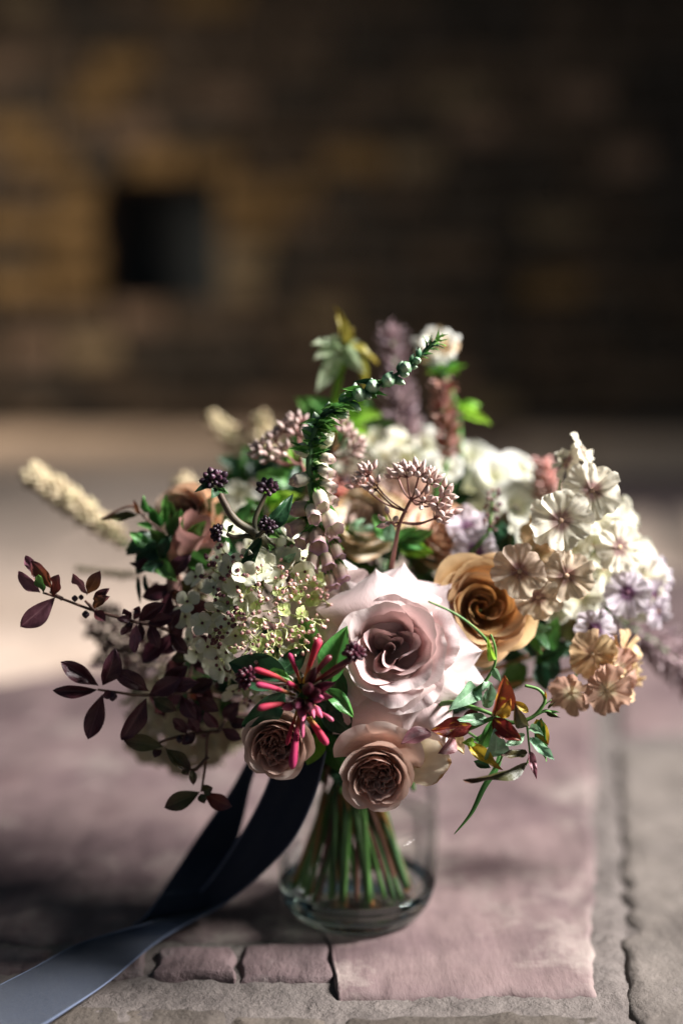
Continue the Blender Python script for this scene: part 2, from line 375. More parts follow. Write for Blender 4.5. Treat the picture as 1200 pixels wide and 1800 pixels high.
def brick_mesh(wd, ht, r):
    b = MB(); d = .075; c_ = .012
    j = lambda s: r.uniform(-s, s)
    fr = [(-wd/2+c_+j(.006), -d/2-j(.012), -ht/2+c_+j(.005)), (wd/2-c_+j(.006), -d/2-j(.012), -ht/2+c_+j(.005)), (wd/2-c_+j(.006), -d/2-j(.012), ht/2-c_+j(.005)), (-wd/2+c_+j(.006), -d/2-j(.012), ht/2-c_+j(.005))]
    sd = [(-wd/2, -d/2+c_, -ht/2), (wd/2, -d/2+c_, -ht/2), (wd/2, -d/2+c_, ht/2), (-wd/2, -d/2+c_, ht/2)]
    bk = [(x, d/2, z) for x, _, z in sd]
    b.v = fr+sd+bk
    for f in [(0, 1, 2, 3)] + [(4+i, 4+(i+1) % 4, (i+1) % 4, i) for i in range(4)] + [(8+i, 8+(i+1) % 4, 4+(i+1) % 4, 4+i) for i in range(4)]:
        b.f.append(f); b.uv.append(((0, 0),)*len(f))
    return b.mesh('brick', False)
rb = random.Random(21)
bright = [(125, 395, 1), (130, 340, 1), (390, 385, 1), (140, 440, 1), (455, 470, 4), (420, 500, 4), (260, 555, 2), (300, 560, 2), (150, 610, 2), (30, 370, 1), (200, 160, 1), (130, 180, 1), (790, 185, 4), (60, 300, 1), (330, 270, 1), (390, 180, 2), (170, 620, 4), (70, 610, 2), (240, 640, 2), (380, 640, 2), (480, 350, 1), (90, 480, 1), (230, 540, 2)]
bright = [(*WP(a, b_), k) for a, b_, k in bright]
meshes = [brick_mesh(wd, ch-.014, rb) for wd in (.17, .2, .225, .25, .28) for _ in range(2)]
widths = [.17, .17, .2, .2, .225, .225, .25, .25, .28, .28]
for row in range(18):
    z = ch*(row+.5); x = -1.55 + rb.uniform(0, .1)
    while x < 1.5:
        i = rb.randrange(10); wd = widths[i]; cx = x + wd/2
        gap = nz0 < z < nz1 and cx+wd/2 > nx0 and cx-wd/2 < nx1
        if gap and not (x < nx0 - .09):
            x = max(x + .01, nx1 + .006) if x + wd > nx0 else x + .01; 
            if x < nx1: x = nx1 + .006
            continue
        if gap: wd = nx0 - x - .004; cx = x + wd/2
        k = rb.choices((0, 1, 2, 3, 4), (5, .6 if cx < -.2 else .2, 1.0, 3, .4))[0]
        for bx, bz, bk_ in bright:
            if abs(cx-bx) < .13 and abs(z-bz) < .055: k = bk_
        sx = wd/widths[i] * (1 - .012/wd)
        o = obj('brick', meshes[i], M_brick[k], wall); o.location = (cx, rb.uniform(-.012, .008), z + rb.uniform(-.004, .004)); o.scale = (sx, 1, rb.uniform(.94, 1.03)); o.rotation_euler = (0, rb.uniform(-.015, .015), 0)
        x += wd

def brick_field(x0, x1):      # the same coursing past the sides of the picture, as one mass
    b = MB()
    for row in range(18):
        x = x0 + rb.uniform(0, .08)
        while x < x1 - .1:
            wd = rb.choice((.17, .2, .225, .25)); k = len(b.v); y0 = rb.uniform(-.05, -.03); z0, z1 = ch*row + .008, ch*(row+1) - .006; a, e = x, x + wd - .013
            b.v += [(a+.01, y0, z0+.01), (e-.01, y0, z0+.01), (e-.01, y0, z1-.01), (a+.01, y0, z1-.01), (a, y0+.02, z0), (e, y0+.02, z0), (e, y0+.02, z1), (a, y0+.02, z1), (a, .03, z0), (e, .03, z0), (e, .03, z1), (a, .03, z1)]
            for f in [(0, 1, 2, 3)] + [(4+i, 4+(i+1) % 4, (i+1) % 4, i) for i in range(4)] + [(8+i, 8+(i+1) % 4, 4+(i+1) % 4, 4+i) for i in range(4)]:
                b.f.append(tuple(k+i for i in f)); b.uv.append(((0, 0),)*4)
            x += wd
    return b.mesh('bricks', False)
obj('bricks', brick_field(-4.1, -1.58), M_brick[0], wall, kind='stuff'); obj('bricks', brick_field(1.78, 4.1), M_brick[0], wall, kind='stuff')

# ============================================================ JAR, WATER
JX, JY = 0.0085, 0.742
jar = thing('glass_jar', 'small clear glass jar with a thick base holding the flower stems', 'jar', (JX, JY, 0.001))
M_glass = glass_mat('jar_base_glass', 1.47, (.93, .97, .945)); M_wall = thin_glass('jar_wall_glass'); M_water = thin_glass('water', (.985, .995, .985), (.97, .985, .975), 1.33)
def lathe(prof, n=56):
    b = MB(); m = len(prof)
    return b.grid(lambda u, v: (prof[round(v*(m-1))][0]*math.cos(2*PI*u), prof[round(v*(m-1))][0]*math.sin(2*PI*u), prof[round(v*(m-1))][1]), n, m-1, True)
outer = [(0.0002, .0025), (.018, .0018), (.025, .0004), (.029, .0006), (.0335, .0045), (.0370, .0105), (.0393, .019), (.0405, .03), (.0415, .045), (.0411, .062), (.0400, .078), (.0384, .09), (.0366, .099), (.0352, .105), (.0350, .115), (.0362, .118)]
inner = [(.0350, .1178), (.0330, .115), (.0332, .105), (.0352, .098), (.0376, .089), (.0388, .077), (.0390, .062), (.0390, .045), (.0385, .03), (.0370, .021), (.0335, .0135), (.028, .0095), (.018, .0075), (.0002, .0072)]
JS = 1.075
outer, inner = [(r*JS, z) for r, z in outer], [(r*JS, z) for r, z in inner]
obj('base', lathe(outer[:7] + [(inner[-5][0], outer[6][1])] + inner[-4:]), M_glass, jar)
obj('body', lathe(outer[6:] + inner[:3]), M_wall, jar)
wat = [(0.0002, .00715), (.018, .00745), (.028, .00945), (.0336, .01345), (.0371, .02095), (.0386, .03), (.03915, .045), (.03915, .0555), (.0385, .0549), (.037, .0545), (.0002, .0545)]
wat = [(r*JS - .0004, z + .0004) for r, z in wat]
wo = lathe([(max(.0002, r), z) for r, z in wat]).mesh('water'); water = obj('water', wo, M_water); water.location = (JX, JY, 0.001); water['label'] = 'clear water filling the lower half of the glass jar'; water['category'] = 'water'

# ============================================================ RIBBON
M_velvet = mat('blue_grey_velvet', [(0, '#232a38')], rough=.9, mott=.12, mscale=14., stretch=(1, 6), bump=.8, bscale=340., bdist=.0006, rand=0, hue=0, sheen=.12, spec=.05)
M_edge = mat('ribbon_edge', [(0, '#5d6579')], rough=.8, mott=.2, mscale=200., bump=.8, bscale=300., rand=0, hue=0, spec=.2)
ribbon = thing('velvet_ribbon', 'dark blue grey velvet ribbon tied round the stems, tails trailing to the floor', 'ribbon', PF(270, 1620))
RO = loc_of(ribbon)
def ribbon_tail(L_, R_, wav=.0006, n=90):
    L2, R2 = cat_rom(L_, 10), cat_rom(R_, 10); m = len(L2) - 1
    def at(c_, v): k = min(int(v*m), m-1); return c_[k].lerp(c_[k+1], v*m-k)
    def fn(u, v, off=0):
        a, b_ = at(L2, v), at(R2, v); p = a.lerp(b_, u); tv = (at(L2, min(1, v+.01)) - at(L2, max(0, v-.01))).normalized()
        nn = (b_-a).normalized().cross(tv)
        p = p + nn*(wav*math.sin(u*PI)*2*noise.noise(V(u*2, v*7, 3)) + off)
        return p - RO
    t = MB().grid(lambda u, v: fn(u, v, .0004), 16, m)
    t.grid(lambda u, v: fn(1-u, v, -.0004), 16, m)
    o = obj('tail', t, M_velvet, ribbon)
    for u in (0., 1.):
        obj('selvedge', MB().tube([fn(u, k/m) for k in range(m+1)], .0006, 5), M_edge, o)
    return o
fl = lambda px, py, z=.004: PF(px, py, z)
ribbon_tail([P(486, 1335, .705), P(464, 1395, .712), P(428, 1462, .72), P(372, 1545, .733), P(318, 1600, .738), fl(262, 1622, .010), fl(200, 1640, .008), fl(130, 1664, .006), fl(60, 1702, .006), fl(-10, 1738, .006), fl(-120, 1800, .004)],
            [P(572, 1320, .690), P(553, 1395, .694), P(515, 1475, .704), P(455, 1540, .718), P(395, 1588, .728), fl(332, 1622, .007), fl(270, 1660, .004), fl(190, 1726, .004), fl(110, 1780, .004), fl(30, 1830, .004), fl(-90, 1900, .004)])
ribbon_tail([P(442, 1325, .735), P(405, 1392, .742), P(360, 1455, .75), P(310, 1530, .757), fl(262, 1604, .012), fl(235, 1625, .003)],
            [P(456, 1325, .728), P(438, 1385, .735), P(426, 1440, .742), P(404, 1515, .748), fl(372, 1590, .010), fl(345, 1612, .003)])
BX, BY, BZ = JX, JY, .132
obj('wrap', MB().grid(lambda u, v: V(BX + .0285*math.cos(2*PI*u), BY + .0285*math.sin(2*PI*u), BZ - .013 + .026*v) - RO, 30, 4, True), M_velvet, ribbon)
# ============================================================ FLOWER KIT
def stem_pts(head, k, bottom=None, short=False, bend=None):
    """curve from a flower down to the tied neck and on into the jar"""
    a = k*2.39996; rr_ = .012 + .0150*((k*0.37) % 1.0)
    neck = V(BX + rr_*math.cos(a), BY + rr_*math.sin(a)*.8, BZ)
    head = Vector(head)
    if bottom is None:
        br = .021 + .0150*((k*.618) % 1.0)
        bottom = V(BX + br*math.cos(a + 1.7 + (k*.41 % 1)*2), BY + .002 + br*math.sin(a + 1.7 + (k*.41 % 1)*2)*.85, .0135 + .006*((k*.77) % 1))
    if short and k % 2: short = False
    if short: bottom = V(BX + (neck.x-BX)*1.5, BY + (neck.y-BY)*1.5, .075)
    mid = bend if bend is not None else neck.lerp(head, .5) + V(0, .012, -.012)
    return cat_rom([head, mid, neck + V(0, 0, .012), neck - V(0, 0, .02), neck.lerp(bottom, .62), bottom], 6)
M_stems = [mat('stem_green', [(0, '#4f7a3c'), (1, '#5f8a44')], rough=.5, trans=.1, mscale=8, rand=.2), mat('stem_dark', [(0, '#33452c'), (1, '#3d5a30')], rough=.5, mscale=8),
           mat('stem_red', [(0, '#5a3a34'), (1, '#6b4238')], rough=.5, mscale=8), mat('stem_tan', [(0, '#b07a4a'), (1, '#b98652')], rough=.5, mscale=8)]
_sk = [0]
def stem(t, head, r=.0016, m=0, short=False, bottom=None, bend=None):
    _sk[0] += 1; k = _sk[0]
    if m == 0: m = (0, 1, 0, 0, 2, 0, 3)[k % 7]
    pts = stem_pts(head, k, bottom, short, bend); o = loc_of(t)
    n = len(pts)
    b = MB().tube([p - o for p in pts], [r*(.65 + .30*min(1, i/(n*.6))) for i in range(n)], 8)
    return obj('stem', b, M_stems[m], t)

# unit leaf: along +X, face +Z
def leaf_mesh(name, bend=.15, fold=.25, prof='ovate', wav=.03, seed=0, nu=8, nv=12, heart=0.):
    def wd(v):
        if prof == 'ovate': return math.sin(PI*v**.80)**.85
        if prof == 'obov': return math.sin(PI*v**1.25)**.8
        if prof == 'lance': return math.sin(PI*v**.62)**1.1
        if prof == 'blade': return min(1, v*5)*(1-v)**.55
        if prof == 'heart': return (min(1, v/.12)**.5)*(1-v)**.72*1.12
        return math.sin(PI*v)
    def fn(u, v):
        s = (u-.5)*2; w_ = .5*wd(v)
        x = v - heart*.12*abs(s)*(1-v)**4; y = s*w_
        z = fold*abs(y)*(1-.3*v) - bend*(v-.5)**2*1.6 + bend*.4 + wav*noise.noise(V(s*1.5, v*4, seed))*abs(s)
        return (x, y, z)
    return MB().grid(fn, nu, nv).mesh(name)
LF = {k: [leaf_mesh('leaf', b, f, k, w_, s) for b, f, w_, s in ((.15, .25, .08, 1), (.34, .35, .14, 2), (-.16, .2, .16, 3), (.05, .55, .07, 4), (.5, .3, .12, 5), (-.3, .4, .18, 6))] for k in ('ovate', 'obov', 'lance', 'blade')}
LF['heart'] = [leaf_mesh('leaf', b, f, 'heart', .05, s, heart=1.) for b, f, s in ((.15, .3, 1), (.3, .25, 2))]
def leaf(t, a, b, w, m, kind='ovate', var=None, nrm=(0, -1, .35), roll=None, r=R):
    i = r.randrange(len(LF[kind])) if var is None else var
    n = Vector(nrm) + V(r.uniform(-.25, .25), 0, r.uniform(-.25, .25))
    return obj('leaf', LF[kind][i], m, t, along(Vector(a) - loc_of(t), Vector(b) - loc_of(t), n, w, r.uniform(-.5, .5) if roll is None else roll))
LL = lambda t, a, b, w, m, **k: leaf(t, P(*a), P(*b), w, m, **k)

M_lgreen = leaf_mat('leaf_green', '#4a7a3a', '#5d8a3f', '#86ad66'); M_ldark = leaf_mat('leaf_dark', '#24452c', '#2c5030', '#456b45', trans=.12)
M_lburg = leaf_mat('leaf_burgundy', '#4a242a', '#54303a', '#7d5056', trans=.14, rough=.32); M_lburg2 = leaf_mat('leaf_bronze', '#6e3c28', '#58303a', '#94604a', trans=.22, rough=.34)
M_lmauve = leaf_mat('leaf_mauve', '#8a5a62', '#7a4650', '#a77c80', rough=.4); M_lred = leaf_mat('leaf_red', '#7d2f24', '#8f3a22', '#b9622f', spots=('#c99a2c', 4., .58))
M_lyel = leaf_mat('leaf_yellow', '#c9a83a', '#a8662c', '#dcc96a', spots=('#8a4a2a', 5., .6)); M_lsage = leaf_mat('leaf_sage', '#7ba07c', '#8db291', '#b0ccb0', trans=.2)
M_lime = leaf_mat('leaf_lime', '#7fb238', '#93bf3f', '#b6d873', trans=.4); M_lolive = leaf_mat('leaf_olive', '#4d4a2a', '#5a3c34', '#6d6a45', trans=.14)

# unit petal lying along +X (0..1), face +Z
def petal_mesh(name, W=.8, prof='round', cup=.2, curl=.0, ruff=.0, notch=0., seed=0, nu=8, nv=8, crease=0.):
    def fn(u, v):
        s = (u-.5)*2
        if prof == 'round': w_ = W*.58*(math.sin(PI*(.06+.94*v)**1.25)**.6 if v < .999 else .02); x = v
        elif prof == 'wedge':
            w_ = W*.5*(.14 + .86*min(1, v*1.12)**.95); x = v*(1 - .16*abs(s)**3.0 - notch*math.exp(-(s/.22)**2)*v**3)
        else: w_ = W*.5*(.16 + .84*math.sin(PI*.5*min(1, v/.62))); x = v*(1 - .32*abs(s)**2.2)
        y = s*w_
        z = cup*(abs(s)**2)*W*.5*v + curl*v*v - crease*(1-abs(s))*v*.2
        z += ruff*v*v*(noise.noise(V(s*2.2+seed, v*1.5, seed*3.1)) + .5*noise.noise(V(s*5, v*3, seed)))
        x += ruff*.35*v*noise.noise(V(s*3.3, seed*2., 4.))
        return (x, y, z)
    return MB().grid(fn, nu, nv).mesh(name)
PT_hyd = [petal_mesh('petal', .95, 'round', c_, q, .12, 0, s) for c_, q, s in ((.25, .12, 1), (.1, .25, 2), (-.15, .05, 3), (.35, .3, 4))]
PT_phl = [petal_mesh('petal', 1.22, 'wedge', c_, q, .30, n_, s, 12, 10, .22) for c_, q, n_, s in ((.2, .1, .08, 1), (.05, -.12, .14, 2), (.3, .0, .05, 3), (-.1, .15, .16, 4), (.25, -.2, .1, 5))]
PT_gen = [petal_mesh('petal', .8, 'oval', c_, q, .15, 0, s) for c_, q, s in ((.35, .3, 1), (.45, .5, 2), (.2, .1, 3))]
def ctr_mesh(name, pts): return MB().tube([V(*p[:3]) for p in pts], [p[3] for p in pts], 7).mesh(name)
CT_phl = ctr_mesh('floret', [(0, 0, -1.1, .06), (0, 0, -.4, .06), (0, 0, -.08, .09), (0, 0, .02, .10), (0, 0, .05, .05)])
CT_hyd = ctr_mesh('floret', [(0, 0, -.8, .035), (0, 0, -.1, .04), (0, 0, 0, .13), (0, 0, .1, .11), (0, 0, .15, .04)])
def floret(t, c_, n, size, pm, cm, petals, ctr, num=5, open_=.12, roll=None, r=R, jit=.12):
    """a small open flower: floret > petal"""
    m4 = place(Vector(c_) - loc_of(t), frame(n, roll=r.uniform(0, 6.28) if roll is None else roll), size)
    f = obj('floret', ctr, cm, t, m4)
    for i in range(num):
        a = 2*PI*i/num + r.uniform(-jit, jit)
        m = Matrix.Rotation(a, 4, 'Z') @ Matrix.Rotation(-open_ + r.uniform(-jit, jit), 4, 'Y') @ Matrix.Rotation(r.uniform(-.15, .15)+.1, 4, 'X') @ Matrix.Diagonal((r.uniform(.9, 1.06), r.uniform(.92, 1.05), 1, 1)) @ Matrix.Translation((.04, 0, .0))
        obj('petal', r.choice(petals), pm, f, m)
    return f
BUD = MB().blob((0, 0, 0), (1, 0, 0), 1, .5, 8, 6).mesh('bud')
BUDP = MB().blob((0, 0, 0), (1, 0, 0), 1, .5, 8, 7, lambda v: max(.02, math.sin(PI*min(v**.75, .99))**.8)).mesh('bud')
BUDF = MB().blob((0, 0, 0), (1, 0, 0), 1, .62, 8, 8, lambda v: max(.02, .55*min(1, v*4)**.6 + .45*math.sin(PI*min(v**1.5, .99))) * (1 if v < .8 else max(.05, 1-((v-.8)/.2)**2)**.5)).mesh('bud')
def bud(t, a, b, w, m, me=None, name='bud'):
    return obj(name, me or BUD, m, t, along(Vector(a) - loc_of(t), Vector(b) - loc_of(t), (0, -1, .3), w, thick=w))

# ------------------------------------------------------------ roses
def rose_petal(R_, H, w_, r0=None, refl=0., fall=0., start=.68, roll=0., point=0., ruff=0., seed=0., spiral=0., fold=0., nu=14, nv=14, rnd=2.4, tw=0., fz=1.35):
    """petal about the rose's axis (+Z), centred on +X"""
    r0 = min(.0035, R_*.25) if r0 is None else r0
    def fn(u, v):
        s = (u-.5)*2; s = math.copysign(abs(s)**(1 + .5*point), s)
        lim = 1 - (.30*(1-point))*abs(s)**rnd - point*(.50*abs(s)**.85)
        q = v*lim
        wq = w_*(.55 + .45*math.sin(PI*.5*min(1, q/.7)))
        r = r0 + (R_-r0)*math.sin(PI*.5*q)**.95; z = H*q**fz
        if q > start:
            e = (q-start)/(1-start); r += refl*e*e; z -= fall*e**1.6
        if roll and abs(s) > .35:
            e = ((abs(s)-.35)/.65)**1.7*q*q; r += roll*e*.5*(1-point); z -= roll*e
        nz_ = noise.noise(V(s*2.1+seed, q*2.5, seed*1.7)); nz3 = noise.noise(V(s*6.0+seed, q*4, seed+7)); nz4 = noise.noise(V(s*13+seed, q*5, seed+3))
        k = q**1.6
        r += ruff*k*(nz_ + .5*nz3) ; z += ruff*k*(nz_*.6 + .55*nz3 + .35*nz4*q*q)
        r += spiral*s*(.3+.7*q) + fold*math.sin(s*PI*1.5 + seed)*q
        a = s*wq + tw*q
        return V(r*math.cos(a), r*math.sin(a), z)
    return MB().grid(fn, nu, nv).mesh('petal')
def add_petals(t, F, c_, spec, m, dark=None, prefix='petal', r=R):
    """spec rows: (count, start angle deg, {args}); angles counted in the picture's sense"""
    for row in spec:
        n, a0, kw = row[0], row[1], dict(row[2]); mm_ = row[3] if len(row) > 3 else m
        for i in range(n):
            k2 = dict(kw); 
            for key in ('R_', 'H'):
                k2[key] = kw[key]*r.uniform(.95, 1.05)
            k2['seed'] = r.uniform(0, 50)
            ang = math.radians(a0) + 2*PI*i/n + r.uniform(-.12, .12)
            me = rose_petal(**k2)
            obj('petal', me, mm_, t, place(c_ - loc_of(t), F @ Matrix.Rotation(ang, 4, 'Z')))
# ============================================================ ROSES
RM = dict(rough=.6, sheen=.25, vein=None, bump=.55, bscale=26., bstretch=(5., .8), bdist=.00035, mott=.06, mscale=4., rand=.05, hue=.006, spec=.25)
M_mauve = mat('mauve_rose', [(0., '#c8a99d'), (.5, '#d2b8b4'), (.9, '#d8c5c4'), (1., '#dfd0cc')], trans=.20, tcol='#e0b0a8', **RM)
M_mauve_in = mat('mauve_rose_heart', [(0., '#9c6d68'), (.6, '#bf9793'), (1., '#d0b0ae')], trans=.22, tcol='#c08078', **RM)
M_mauve_out = mat('mauve_rose_guard', [(0., '#d6c3a4'), (.55, '#dccac2'), (1., '#e2d6d6')], trans=.20, **RM)
M_caramel = mat('caramel_rose', [(0., '#ba8044'), (.6, '#d6a76c'), (1., '#e2be90')], trans=.28, tcol='#c07a30', **RM)
M_caramel_in = mat('caramel_rose_heart', [(0., '#bd8248'), (1., '#d8a86e')], trans=.3, tcol='#b06820', **RM)
M_blush = mat('blush_rose', [(0., '#dcb8a2'), (.6, '#e0c4b6'), (1., '#e4cfc3')], trans=.25, tcol='#d8a890', **RM)
M_blush_in = mat('blush_rose_heart', [(0., '#c68e7e'), (.6, '#d8ac9c'), (1., '#e0bfb0')], trans=.28, tcol='#c88068', **RM)
M_cream = mat('cream_rose', [(0., '#d8cda0'), (.6, '#e0d2b4'), (1., '#e2d4bc')], trans=.28, tip=(.93, '#b58a58'), **RM)
M_peach = mat('peach_rose', [(0., '#dfb48c'), (.7, '#e2c0a2'), (1., '#e6cdb8')], trans=.3, tcol='#e0a878', **RM)
M_pinkr = mat('pink_rose', [(0., '#d08f86'), (.7, '#dba79c'), (1., '#e2b9ac')], trans=.3, tcol='#e09080', **RM)

def rose(name_label, ctr, axis, rows, m, sm=0, r=.0022, extra=None, group=None, name='rose', sb=None, bottom=None):
    c_ = Vector(ctr); t = thing(name, name_label, 'rose', c_, group)
    F = frame(axis)
    add_petals(t, F, c_, rows, m)
    back = c_ - F.to_3x3() @ V(0, 0, .004)
    obj('hip', MB().blob(F.to_3x3() @ V(0, 0, -.013), F.to_3x3() @ V(0, 0, 1), .0135, .006), M_stems[0], t)
    stem(t, back, r, sm, bottom=bottom)
    return t, F
mmr = .001
# --- the big mauve rose
ca = P(687, 1150, .690); ax = V(-.04, -1, .36)
t, F = rose('large pale mauve rose with pointed outer petals at the front of the bouquet', ca, ax, [
    (1, 20, dict(R_=.0025, H=.022, w_=2.2, spiral=.0014, ruff=.0004, tw=.5), M_mauve_in),
    (2, 75, dict(R_=.0055, H=.0235, w_=1.3, spiral=.0026, fold=.0022, refl=.0015, fall=.0015, start=.8, ruff=.0010, rnd=4, nu=20), M_mauve_in),
    (3, 10, dict(R_=.0092, H=.025, w_=1.2, spiral=.0030, fold=.0022, refl=.0026, fall=.0025, start=.8, ruff=.0013, rnd=4, nu=20), M_mauve_in),
    (3, 95, dict(R_=.0145, H=.0270, w_=1.25, spiral=.0026, fold=.0008, refl=.0036, fall=.0020, start=.76, ruff=.0014, rnd=4, nu=22), M_mauve_in),
    (4, 30, dict(R_=.0178, H=.0262, w_=1.12, spiral=.0024, refl=.0050, fall=.0022, start=.72, ruff=.0019, nu=26, nv=18, rnd=3.4, fz=1.2), M_mauve),
    (4, 75, dict(R_=.0212, H=.0235, w_=1.05, spiral=.0020, refl=.0056, fall=.0032, start=.70, ruff=.0023, nu=28, nv=18, rnd=3.2, fz=1.12), M_mauve),
    (5, 8, dict(R_=.0258, H=.0188, w_=.92, spiral=.0015, refl=.0050, fall=.0055, start=.68, ruff=.0030, nu=28, nv=18, rnd=3, fz=1.05), M_mauve),
], M_mauve, r=.0028)
def guard_petal(Rt, W, H, fall, roll, seed, nu=26, nv=24, tipup=.0):
    """broad outer petal whose rolled edges leave a sharp tip: along +X, base at the axis"""
    def fn(u, v):
        s = (u-.5)*2; t_ = max(0., (v-.52)/.48)
        w_ = W*(min(1., v/.52)**.75)*max(.004, (1 - t_**1.15))**.86
        w_ *= 1 + .06*noise.noise(V(v*6, seed, math.copysign(3, s)))
        x = Rt*(.04 + .96*v) - Rt*.03*abs(s)**.5*v; y = s*w_
        ro = abs(s)**1.8
        z = H*math.sin(PI*min(1, v*1.05)**.8) - fall*max(0, v-.45)**1.4*2 + tipup*t_**3
        z -= roll*ro*(.25 + .75*v); y *= 1 - .10*ro*v
        n1 = noise.noise(V(s*1.6 + seed, v*2.2, seed)); n2 = noise.noise(V(s*4.5 + seed, v*5, seed + 4)); n3 = noise.noise(V(s*11 + seed, v*9, seed + 8))
        z += (.0011*n1 + .0005*n2 + .0002*n3)*v
        return V(x, y, z)
    return MB().grid(fn, nu, nv).mesh('petal')
PXM = mm(1, .685)
for ang, dpx, W, H, fall, roll, zo, m_ in (
    (143, 180, .0285, .0080, .0060, .0070, .004, 0), (168, 162, .0240, .0080, .0050, .0070, .008, 0), (95, 130, .0310, .0110, .0030, .0085, .012, 0), (77, 146, .0240, .0080, .0040, .0070, .007, 0), (46, 152, .0260, .0080, .0050, .0080, .008, 0),
    (2, 153, .0260, .0080, .0050, .0075, .008, 0), (-28, 148, .0250, .0080, .0050, .0080, .009, 0), (-55, 170, .0225, .0070, .0050, .0075, .007, 0), (-75, 140, .0220, .0100, .0050, .0070, .010, 0), (-121, 143, .0230, .0090, .0050, .0070, .010, 0), (-153, 128, .0220, .0100, .0050, .0070, .011, 0), (118, 132, .0220, .0100, .0040, .0080, .010, 0), (188, 132, .0200, .010, .004, .007, .010, 0),
    (113, 168, .0150, .0030, .0030, .0060, .000, 1), (-17, 172, .0190, .0030, .0030, .0060, .002, 1), (-92, 170, .0150, .0030, .0030, .0050, .001, 1), (215, 145, .018, .003, .003, .005, .001, 1)):
    me = guard_petal(dpx*PXM*(1.24 if 125 < ang < 215 else 1.20), W*1.06, H, fall, roll, R.uniform(0, 60), tipup=R.uniform(.0, .003))
    obj('petal', me, M_mauve_out if m_ else M_mauve, t, place(F.to_3x3() @ V(-.0042, 0, zo - .003), F @ Matrix.Rotation(math.radians(ang), 4, 'Z')))

# --- caramel rose
def plain_rows(Rm, depth, mi, mo, ruff=.0006, k=1.0):
    u = Rm
    return [(1, 0, dict(R_=.07*u, H=.70*depth, w_=2.6, spiral=.05*u, tw=.5, rnd=5), mi), (3, 50, dict(R_=.20*u, H=.80*depth, w_=1.2, spiral=.08*u, fold=.03*u, refl=.03*u, ruff=ruff, start=.8, rnd=4), mi), (4, 10, dict(R_=.47*u, H=.99*depth, w_=.95, spiral=.09*u, refl=.08*u, fold=.02*u, fall=.03*u, ruff=ruff*1.5, start=.8, rnd=3.2), mo), (5, 33, dict(R_=.61*u, H=.98*depth, w_=.85, spiral=.06*u, refl=.12*u, fall=.08*u, ruff=ruff*1.5, start=.76, rnd=3), mo),
            (2, 30, dict(R_=.16*u, H=.74*depth, w_=1.7, spiral=.10*u, tw=.6, ruff=ruff*.5, rnd=5), mi),
            (3, 80, dict(R_=.27*u, H=.86*depth, w_=1.25, spiral=.10*u, refl=.03*u, ruff=ruff, start=.8, rnd=4), mi),
            (3, 20, dict(R_=.40*u, H=.96*depth, w_=1.15, spiral=.09*u, refl=.06*u, fall=.03*u, ruff=ruff, start=.8, rnd=3.5), mi),
            (4, 60, dict(R_=.54*u, H=1.0*depth, w_=1.0, spiral=.07*u, refl=.10*u, fall=.06*u, ruff=ruff*1.2, start=.78, rnd=3), mo),
            (5, 10, dict(R_=.68*u, H=.92*depth, w_=.88, spiral=.05*u, refl=.14*u, fall=.12*u, ruff=ruff*1.5, start=.74, rnd=3), mo),
            (5, 45, dict(R_=.84*u, H=.70*depth, w_=.80, spiral=.03*u, refl=.16*u, fall=.2*u, ruff=ruff*1.8, start=.68, roll=.10*u, point=.2), mo)]
t, F = rose('caramel orange rose tucked behind the right edge of the mauve rose', P(838, 1070, .712), V(.16, -1, .30), plain_rows(.0300, .019, M_caramel_in, M_caramel), M_caramel, 2)
# --- garden roses with tightly packed hearts
def garden_rows(Rm, depth, mi, mo, ruff=.0007):
    u = Rm; rows = []
    for i, q in enumerate((.10, .19, .28, .37, .46)):
        rows.append((4+i, 37*i, dict(R_=q*u, H=depth*(.70+.05*i), w_=1.05, spiral=.08*u, fold=.07*u, ruff=ruff*2.4, refl=.02*u, rnd=4, start=.85, nu=10, nv=8), mi))
    rows += [(6, 15, dict(R_=.58*u, H=depth*1.0, w_=.82, spiral=.05*u, refl=.05*u, fall=.01*u, ruff=ruff, start=.8, rnd=3.2), mi),
             (6, 40, dict(R_=.71*u, H=depth*1.0, w_=.80, spiral=.04*u, refl=.10*u, fall=.06*u, ruff=ruff*1.2, start=.78, rnd=3), mo),
             (5, 0, dict(R_=.84*u, H=depth*.86, w_=.86, spiral=.03*u, refl=.14*u, fall=.12*u, ruff=ruff*1.5, start=.74, roll=.05*u), mo)]
    return rows
t, F = rose('small blush rose with a packed heart and loose cream petal, lowest in bouquet', P(660, 1345, .672), V(.02, -1, -.10), garden_rows(.0184, .021, M_blush_in, M_blush), M_blush, 0)
for a, b, w_, m_ in (((715, 1330, .672), (790, 1352, .664), .78, M_cream), ((640, 1300, .674), (592, 1318, .668), .6, M_blush), ((700, 1310, .676), (745, 1345, .67), .5, M_cream), ((650, 1385, .672), (690, 1412, .668), .9, M_blush)):
    obj('petal', petal_mesh('petal', 1., 'oval', .3, .12, .16, 0, R.uniform(0, 9), 14, 14), m_, t, along(P(*a) - loc_of(t), P(*b) - loc_of(t), (-.1, -1, .35), w_*1.3))
for ang in (80, 120, 45):
    obj('petal', rose_petal(.0225, .016, .7, refl=.004, fall=.006, roll=.004, ruff=.001, seed=R.uniform(0, 9), nu=14, nv=12), M_blush, t, place(V(0, 0, 0), F @ Matrix.Rotation(math.radians(ang), 4, 'Z')))
t, F = rose('small dusky blush rose hanging behind the red honeysuckle', P(492, 1292, .682), V(-.06, -1, -.06), garden_rows(.0186, .021, M_blush_in, M_blush), M_blush, 0)
obj('sepal', LF['ovate'][1], M_lime, t, along(P(560, 1290, .69) - loc_of(t), P(540, 1345, .684) - loc_of(t), (0, -1, .2), .7))
